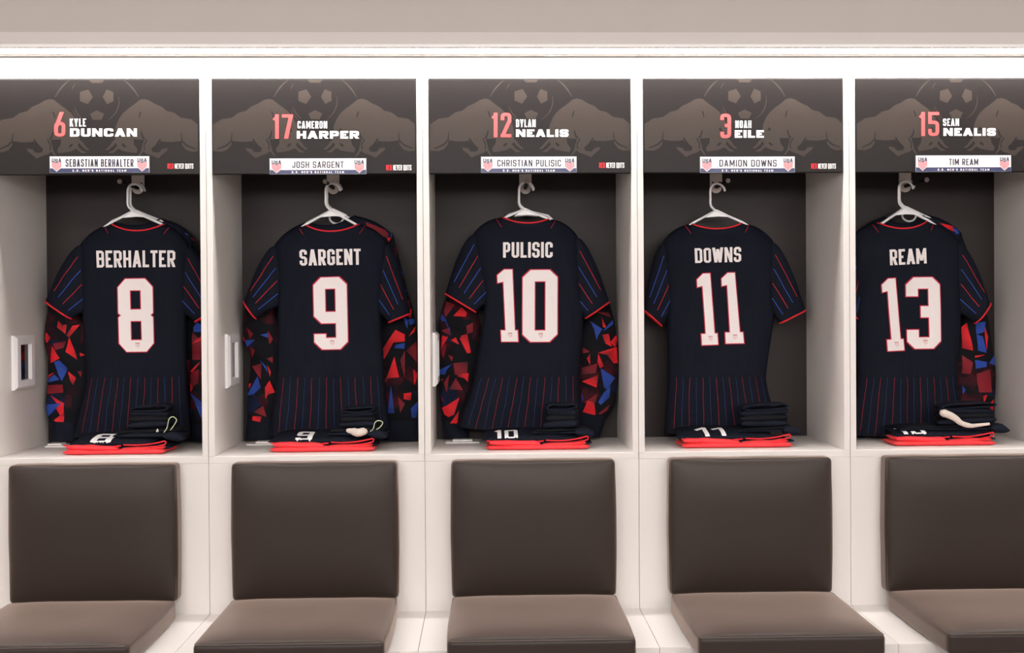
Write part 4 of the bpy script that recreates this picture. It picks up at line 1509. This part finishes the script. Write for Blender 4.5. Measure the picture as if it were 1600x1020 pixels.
# ================================================================== folded clothes on the shelves
def pillow_mesh(name, x0, x1, y0, y1, z0, h, m, parent, seed, tilt=0.0, wob=.006, px=5, nx=30, ny=18, crown=.2, skew=0.0, tilty=0.0):
    """soft folded slab lying on z0"""
    vs, fs = [], []
    cx, cy, hx, hy = (x0 + x1) / 2, (y0 + y1) / 2, (x1 - x0) / 2, (y1 - y0) / 2
    for top in (1, 0):
        b0 = len(vs)
        for i in range(nx + 1):
            for j in range(ny + 1):
                a = math.sin((i / nx - .5) * math.pi)
                b = math.sin((j / ny - .5) * math.pi)
                e = (max(0, 1 - abs(a) ** px) * max(0, 1 - abs(b) ** px)) ** .5
                q = Vector((a * hx * 14, b * hy * 14, seed * 3.3))
                x = cx + a * hx + noise.noise(q + Vector((9, 0, 0))) * wob + skew * b * hy
                y = cy + b * hy + noise.noise(q + Vector((0, 9, 0))) * wob
                zz = z0 + h / 2 + (x - cx) * tilt + (y - y0) * tilty
                n_ = noise.noise(q * 1.3) * wob * .6
                if top:
                    z = zz + h / 2 * e * (1 + crown * (1 - a * a)) + n_ * e
                else:
                    z = max(z0 + .0004, zz - h / 2 * e)
                vs.append(Vector((x, y, z)))
        w = ny + 1
        for i in range(nx):
            for j in range(ny):
                q = (b0 + i * w + j, b0 + (i + 1) * w + j, b0 + (i + 1) * w + j + 1, b0 + i * w + j + 1)
                fs.append(q if top else q[::-1])
    return build(name, vs, fs, m, parent, True, 2e-5)


def X(u, Y, v=695):
    return at(u, v, Y).x


#          shorts red L..R,   navy L..R,   base layer L..R, top y;  socks L..R, top y
SHELF = [
    dict(red=(96, 258), navy=(112, 240), base=(178, 287), bt=.074, socks=(203, 268), st=.142, digit=('8', 146, 178), loop=(262, 276)),
    dict(red=(421, 584), navy=(423, 560), base=(512, 605), bt=.070, socks=(533, 588), st=.132, digit=('9', 464, 490), loop=(584, 598)),
    dict(red=(760, 921), navy=(756, 905), base=(834, 925), bt=.062, socks=(852, 904), st=.136, digit=('10', 771, 809), loop=None),
    dict(red=(1066, 1239), navy=(1060, 1210), base=(1150, 1247), bt=.060, socks=(1156, 1232), st=.128, digit=('11', 1088, 1132), loop=None),
    dict(red=(1398, 1558), navy=(1400, 1540), base=(1400, 1570), bt=.062, socks=(1466, 1556), st=.125, digit=('13', 1400, 1442), loop=None),
]
for k, s in enumerate(SHELF):
    jn = JNUM[k]
    z = ZS + .0005
    yf = .085 if k != 0 else .07
    x0, x1 = X(s['red'][0], yf), X(s['red'][1], yf)
    T = thing('folded_shorts', ((x0 + x1) / 2, yf + .07, ZS), 'folded navy shorts with bright red lining below the jersey number %s' % jn, 'shorts', 'folded shorts on the shelves')
    a = pillow_mesh('lining', x0, x1, yf, yf + .14, z, .016, 'cloth_red', T, k + 1, 0, .008, 12, 48, 22, .15)
    a['label'] = 'bright red lining'
    a2 = pillow_mesh('lining_fold', x0 + .01, x0 + (x1 - x0) * .52, yf + .006, yf + .13, z + .013, .016, 'cloth_red', T, k + 7, -.03, .009, 9, 34, 20, .3)
    a3 = pillow_mesh('lining_fold', x0 + (x1 - x0) * .55, x1 - .01, yf + .012, yf + .12, z + .013, .009, 'cloth_red', T, k + 9, .03, .006, 9, 30, 18, .2)
    n0, n1 = X(s['navy'][0], yf + .03), X(s['navy'][1], yf + .03)
    nv_ = pillow_mesh('outer_fold', n0, n1, yf + .022, yf + .175, z + .022, .020, 'jersey_navy', T, k + 3, 0, .006, 6, 34, 18, .25, .1, .13)
    pillow_mesh('under_fold', n0 + .02, x1 + .012, yf + .03, yf + .16, z + .0105, .016, 'cloth_navy', T, k + 5, 0, .006, 6, 34, 14, .1)
    # red piping that loops along the open hems
    for (fa, fb, hz, lift) in ((.0, .56, .028, .002), (.58, .985, .030, .012)):
        pts = []
        for i in range(17):
            t = i / 16
            xx = lerp(x0, x1, fa + (fb - fa) * t)
            zz = z + hz - .006 * math.sin(math.pi * t) + lift * (t if fa > .3 else 1 - t)
            pts.append((xx, yf + .018 + .004 * math.sin(t * 5 + k), zz))
        if fa > .3:
            e = Vector(pts[-1])
            pts += [e + Vector((.004, .002, -.004)), e + Vector((.001, .0, -.011)), e + Vector((-.02, -.003, -.016)), e + Vector((-.05, -.004, -.020))]
        m = MB()
        m.tube(pts, .0024, n=6)
        m.build('hem_piping', 'trim_red', T, smooth=True)
    # number printed on the leg, turned under at the front edge
    ch, u0, u1 = s['digit']
    bv = bvh_of(nv_)
    xa, xb = X(u0, yf + .06), X(u1, yf + .06)
    Wd, Hd = xb - xa, .10
    polys = []
    yb = yf + .012
    for q in text_quads(ch, Wd, Hd, Wd * (.3 if len(ch) == 1 else .16), .017, .25, .8, 2):
        polys.append(Quad([(xa + p.x, yb + p.y) for p in q], q.layer))
    cast_print('number_print', polys, [bv], 'print_white', T, .0014, .008, None, True)

    # base layer: a loosely folded navy shirt
    b0, b1 = X(s['base'][0], .15), X(s['base'][1], .15)
    bz = z + .046
    T = thing('folded_shirt', ((b0 + b1) / 2, .18, bz), 'loosely folded navy undershirt on the red-lined shorts below jersey number %s' % jn, 'shirt', 'folded undershirts on the shelves')
    hgt = s['bt'] - .044
    pillow_mesh('lower_fold', b0, b1, .125, .245, bz, hgt * .6, 'cloth_navy', T, k + 21, 0, .009, 4, 30, 18, .3)
    pillow_mesh('upper_fold', b0 + .01, b1 - .012, .13, .24, bz + hgt * .45, hgt * .62, 'cloth_black', T, k + 23, .03, .010, 4, 30, 18, .4)
    tl = pillow_mesh('sleeve_fold', b1 - .06, b1 + .004, .112, .18, bz - .010, .028, 'cloth_navy', T, k + 25, -.12, .007, 3, 18, 14, .3)

    # socks folded in layers on top
    s0, s1 = X(s['socks'][0], .16, 660), X(s['socks'][1], .16, 660)
    sz = bz + hgt * 1.15
    T = thing('folded_socks', ((s0 + s1) / 2, .18, sz), 'stack of folded navy socks on the undershirt below jersey number %s' % jn, 'socks', 'folded socks on the shelves')
    top = ZS + s['st']
    nl = 3
    lh = (top - sz) / (nl + .35)
    for i in range(nl):
        ti = (.10, .02, -.05)[i] if k % 2 == 0 else (.0, .06, .1)[i]
        lo, hi = s0 + (.0, .004, .008)[i], s1 - (.0, .003, .002)[i]
        pillow_mesh('sock_fold', lo, hi, .135 + .004 * i, .225, sz + i * lh, lh * 1.18, 'cloth_navy' if i != 1 else 'cloth_black', T, k * 5 + i + 50, ti * .5, .008, 9, 24, 14, .15, .12)
    # rolled cuff on top: an open flattened loop of knit
    cxs, czs, rw, rh = (s0 + s1) / 2, sz + nl * lh + .010, (s1 - s0) * .47, lh * .62
    vs, fs = [], []
    nseg, nd = 36, 6
    for layer, (ow, oh) in enumerate(((rw, rh), (rw - .006, rh - .0055))):
        for j in range(nd + 1):
            yy = .14 + .075 * j / nd
            for i in range(nseg):
                a = 2 * math.pi * i / nseg
                ca, sa = math.cos(a), math.sin(a)
                xx = cxs + ow * (abs(ca) ** .7) * (1 if ca > 0 else -1) + .002 * noise.noise(Vector((i * .4, j * .5, k)))
                zz = czs + max(.0015, oh) * sa * (1 - .3 * ca * ((k % 3) - 1)) + .003 * math.sin(a * 2 + k) * (1 - abs(ca)) + .05 * (xx - cxs)
                vs.append((xx, yy, zz))
    N = (nd + 1) * nseg
    for layer in (0, 1):
        for j in range(nd):
            for i in range(nseg):
                i2 = (i + 1) % nseg
                q = (layer * N + j * nseg + i, layer * N + j * nseg + i2, layer * N + (j + 1) * nseg + i2, layer * N + (j + 1) * nseg + i)
                fs.append(q if layer == 0 else q[::-1])
    for i in range(nseg):
        i2 = (i + 1) % nseg
        fs.append((i, N + i, N + i2, i2))
        fs.append((nd * nseg + i2, N + nd * nseg + i2, N + nd * nseg + i, nd * nseg + i))
    build('rolled_cuff', vs, fs, 'cloth_navy', T, True)
    # printed mark on the side of the socks
    if k in (0, 1, 2):
        ux, uv = ((244, 672.5), (579, 677), (906.5, 674.5))[k]
        c = at(ux, uv, .128)
        q = text_quads('6' if k != 1 else '8', .008, .011, .0024, .0022, .2, .8, 2)
        flat_print('size_mark', [[(c.x + p.x, c.z + p.y - .005) for p in r] for r in q], .1275, 'print_white' if k != 1 else 'cord_pale', T)
    if s['loop']:
        u0, u1 = s['loop']
        vv = ((676, 668, 655, 651, 656, 664, 672), (674, 670, 660, 657, 660, 667, 671))[k]
        uu = [u0 - 6, u0 - 1, u0 + 2, u0 + 8, u1, u1 - 4, u1 - 10]
        pts = catmull([at(a, b, .13) for a, b in zip(uu, vv)], 22)
        m = MB()
        m.tube(pts, .0017, n=6)
        m.build('cord_loop', 'cord_pale', T, smooth=True)

# pale sock toes poking out of two stacks
for k, (pts, lab) in {1: ([(541, 672), (552, 674), (560, 676), (570, 673), (573, 671)], 'crumpled off-white sock poking out under the socks below jersey number nine'),
                      4: ([(1469, 644), (1480, 647), (1492, 653), (1502, 661), (1516, 665), (1530, 664), (1546, 662)], 'long off-white sock poking out under the socks below jersey number thirteen')}.items():
    Yq = .118
    w = catmull([at(a, b, Yq) for a, b in pts], 26)
    T = thing('white_sock', tuple(w[len(w) // 2]), lab, 'sock')
    n = len(w)
    rad = []
    for i in range(n):
        t = i / (n - 1)
        base = .014 if k == 1 else .016 * (1 - .72 * t ** .8)
        rad.append(base * (max(.02, math.sin(math.pi * min(1, max(0, (t + .02) / (.35 if k == 4 else 1.04)) if t < .175 or k == 1 else .5))) ** .5) * (1 + .15 * noise.noise(Vector((t * 9, k, 0)))))
    m = MB()
    m.tube(w, rad, n=14)
    m.build('foot', 'sock_white', T, smooth=True)

# flat white cards lying at the back left of three shelves
for k, (a, b, c, d) in {0: (70, 104, 74, 96), 1: (385, 428, 399, 426), 2: (696, 749, 707, 738)}.items():
    yb = .30
    x0, x1 = X(a, yb), X(b, yb)
    T = thing('white_card', ((x0 + x1) / 2, yb + .03, ZS), 'flat white card lying on the shelf beside the folded shorts of jersey number %s' % JNUM[k], 'card', 'white cards on the shelves')
    bx('lower_card', 'plate_white', T, x0, x1, yb, yb + .07, ZS + .0004, ZS + .005, bevel=.001)
    bx('upper_card', 'plate_white', T, X(c, yb + .02), X(d, yb + .02), yb + .02, yb + .065, ZS + .0052, ZS + .011, bevel=.001)
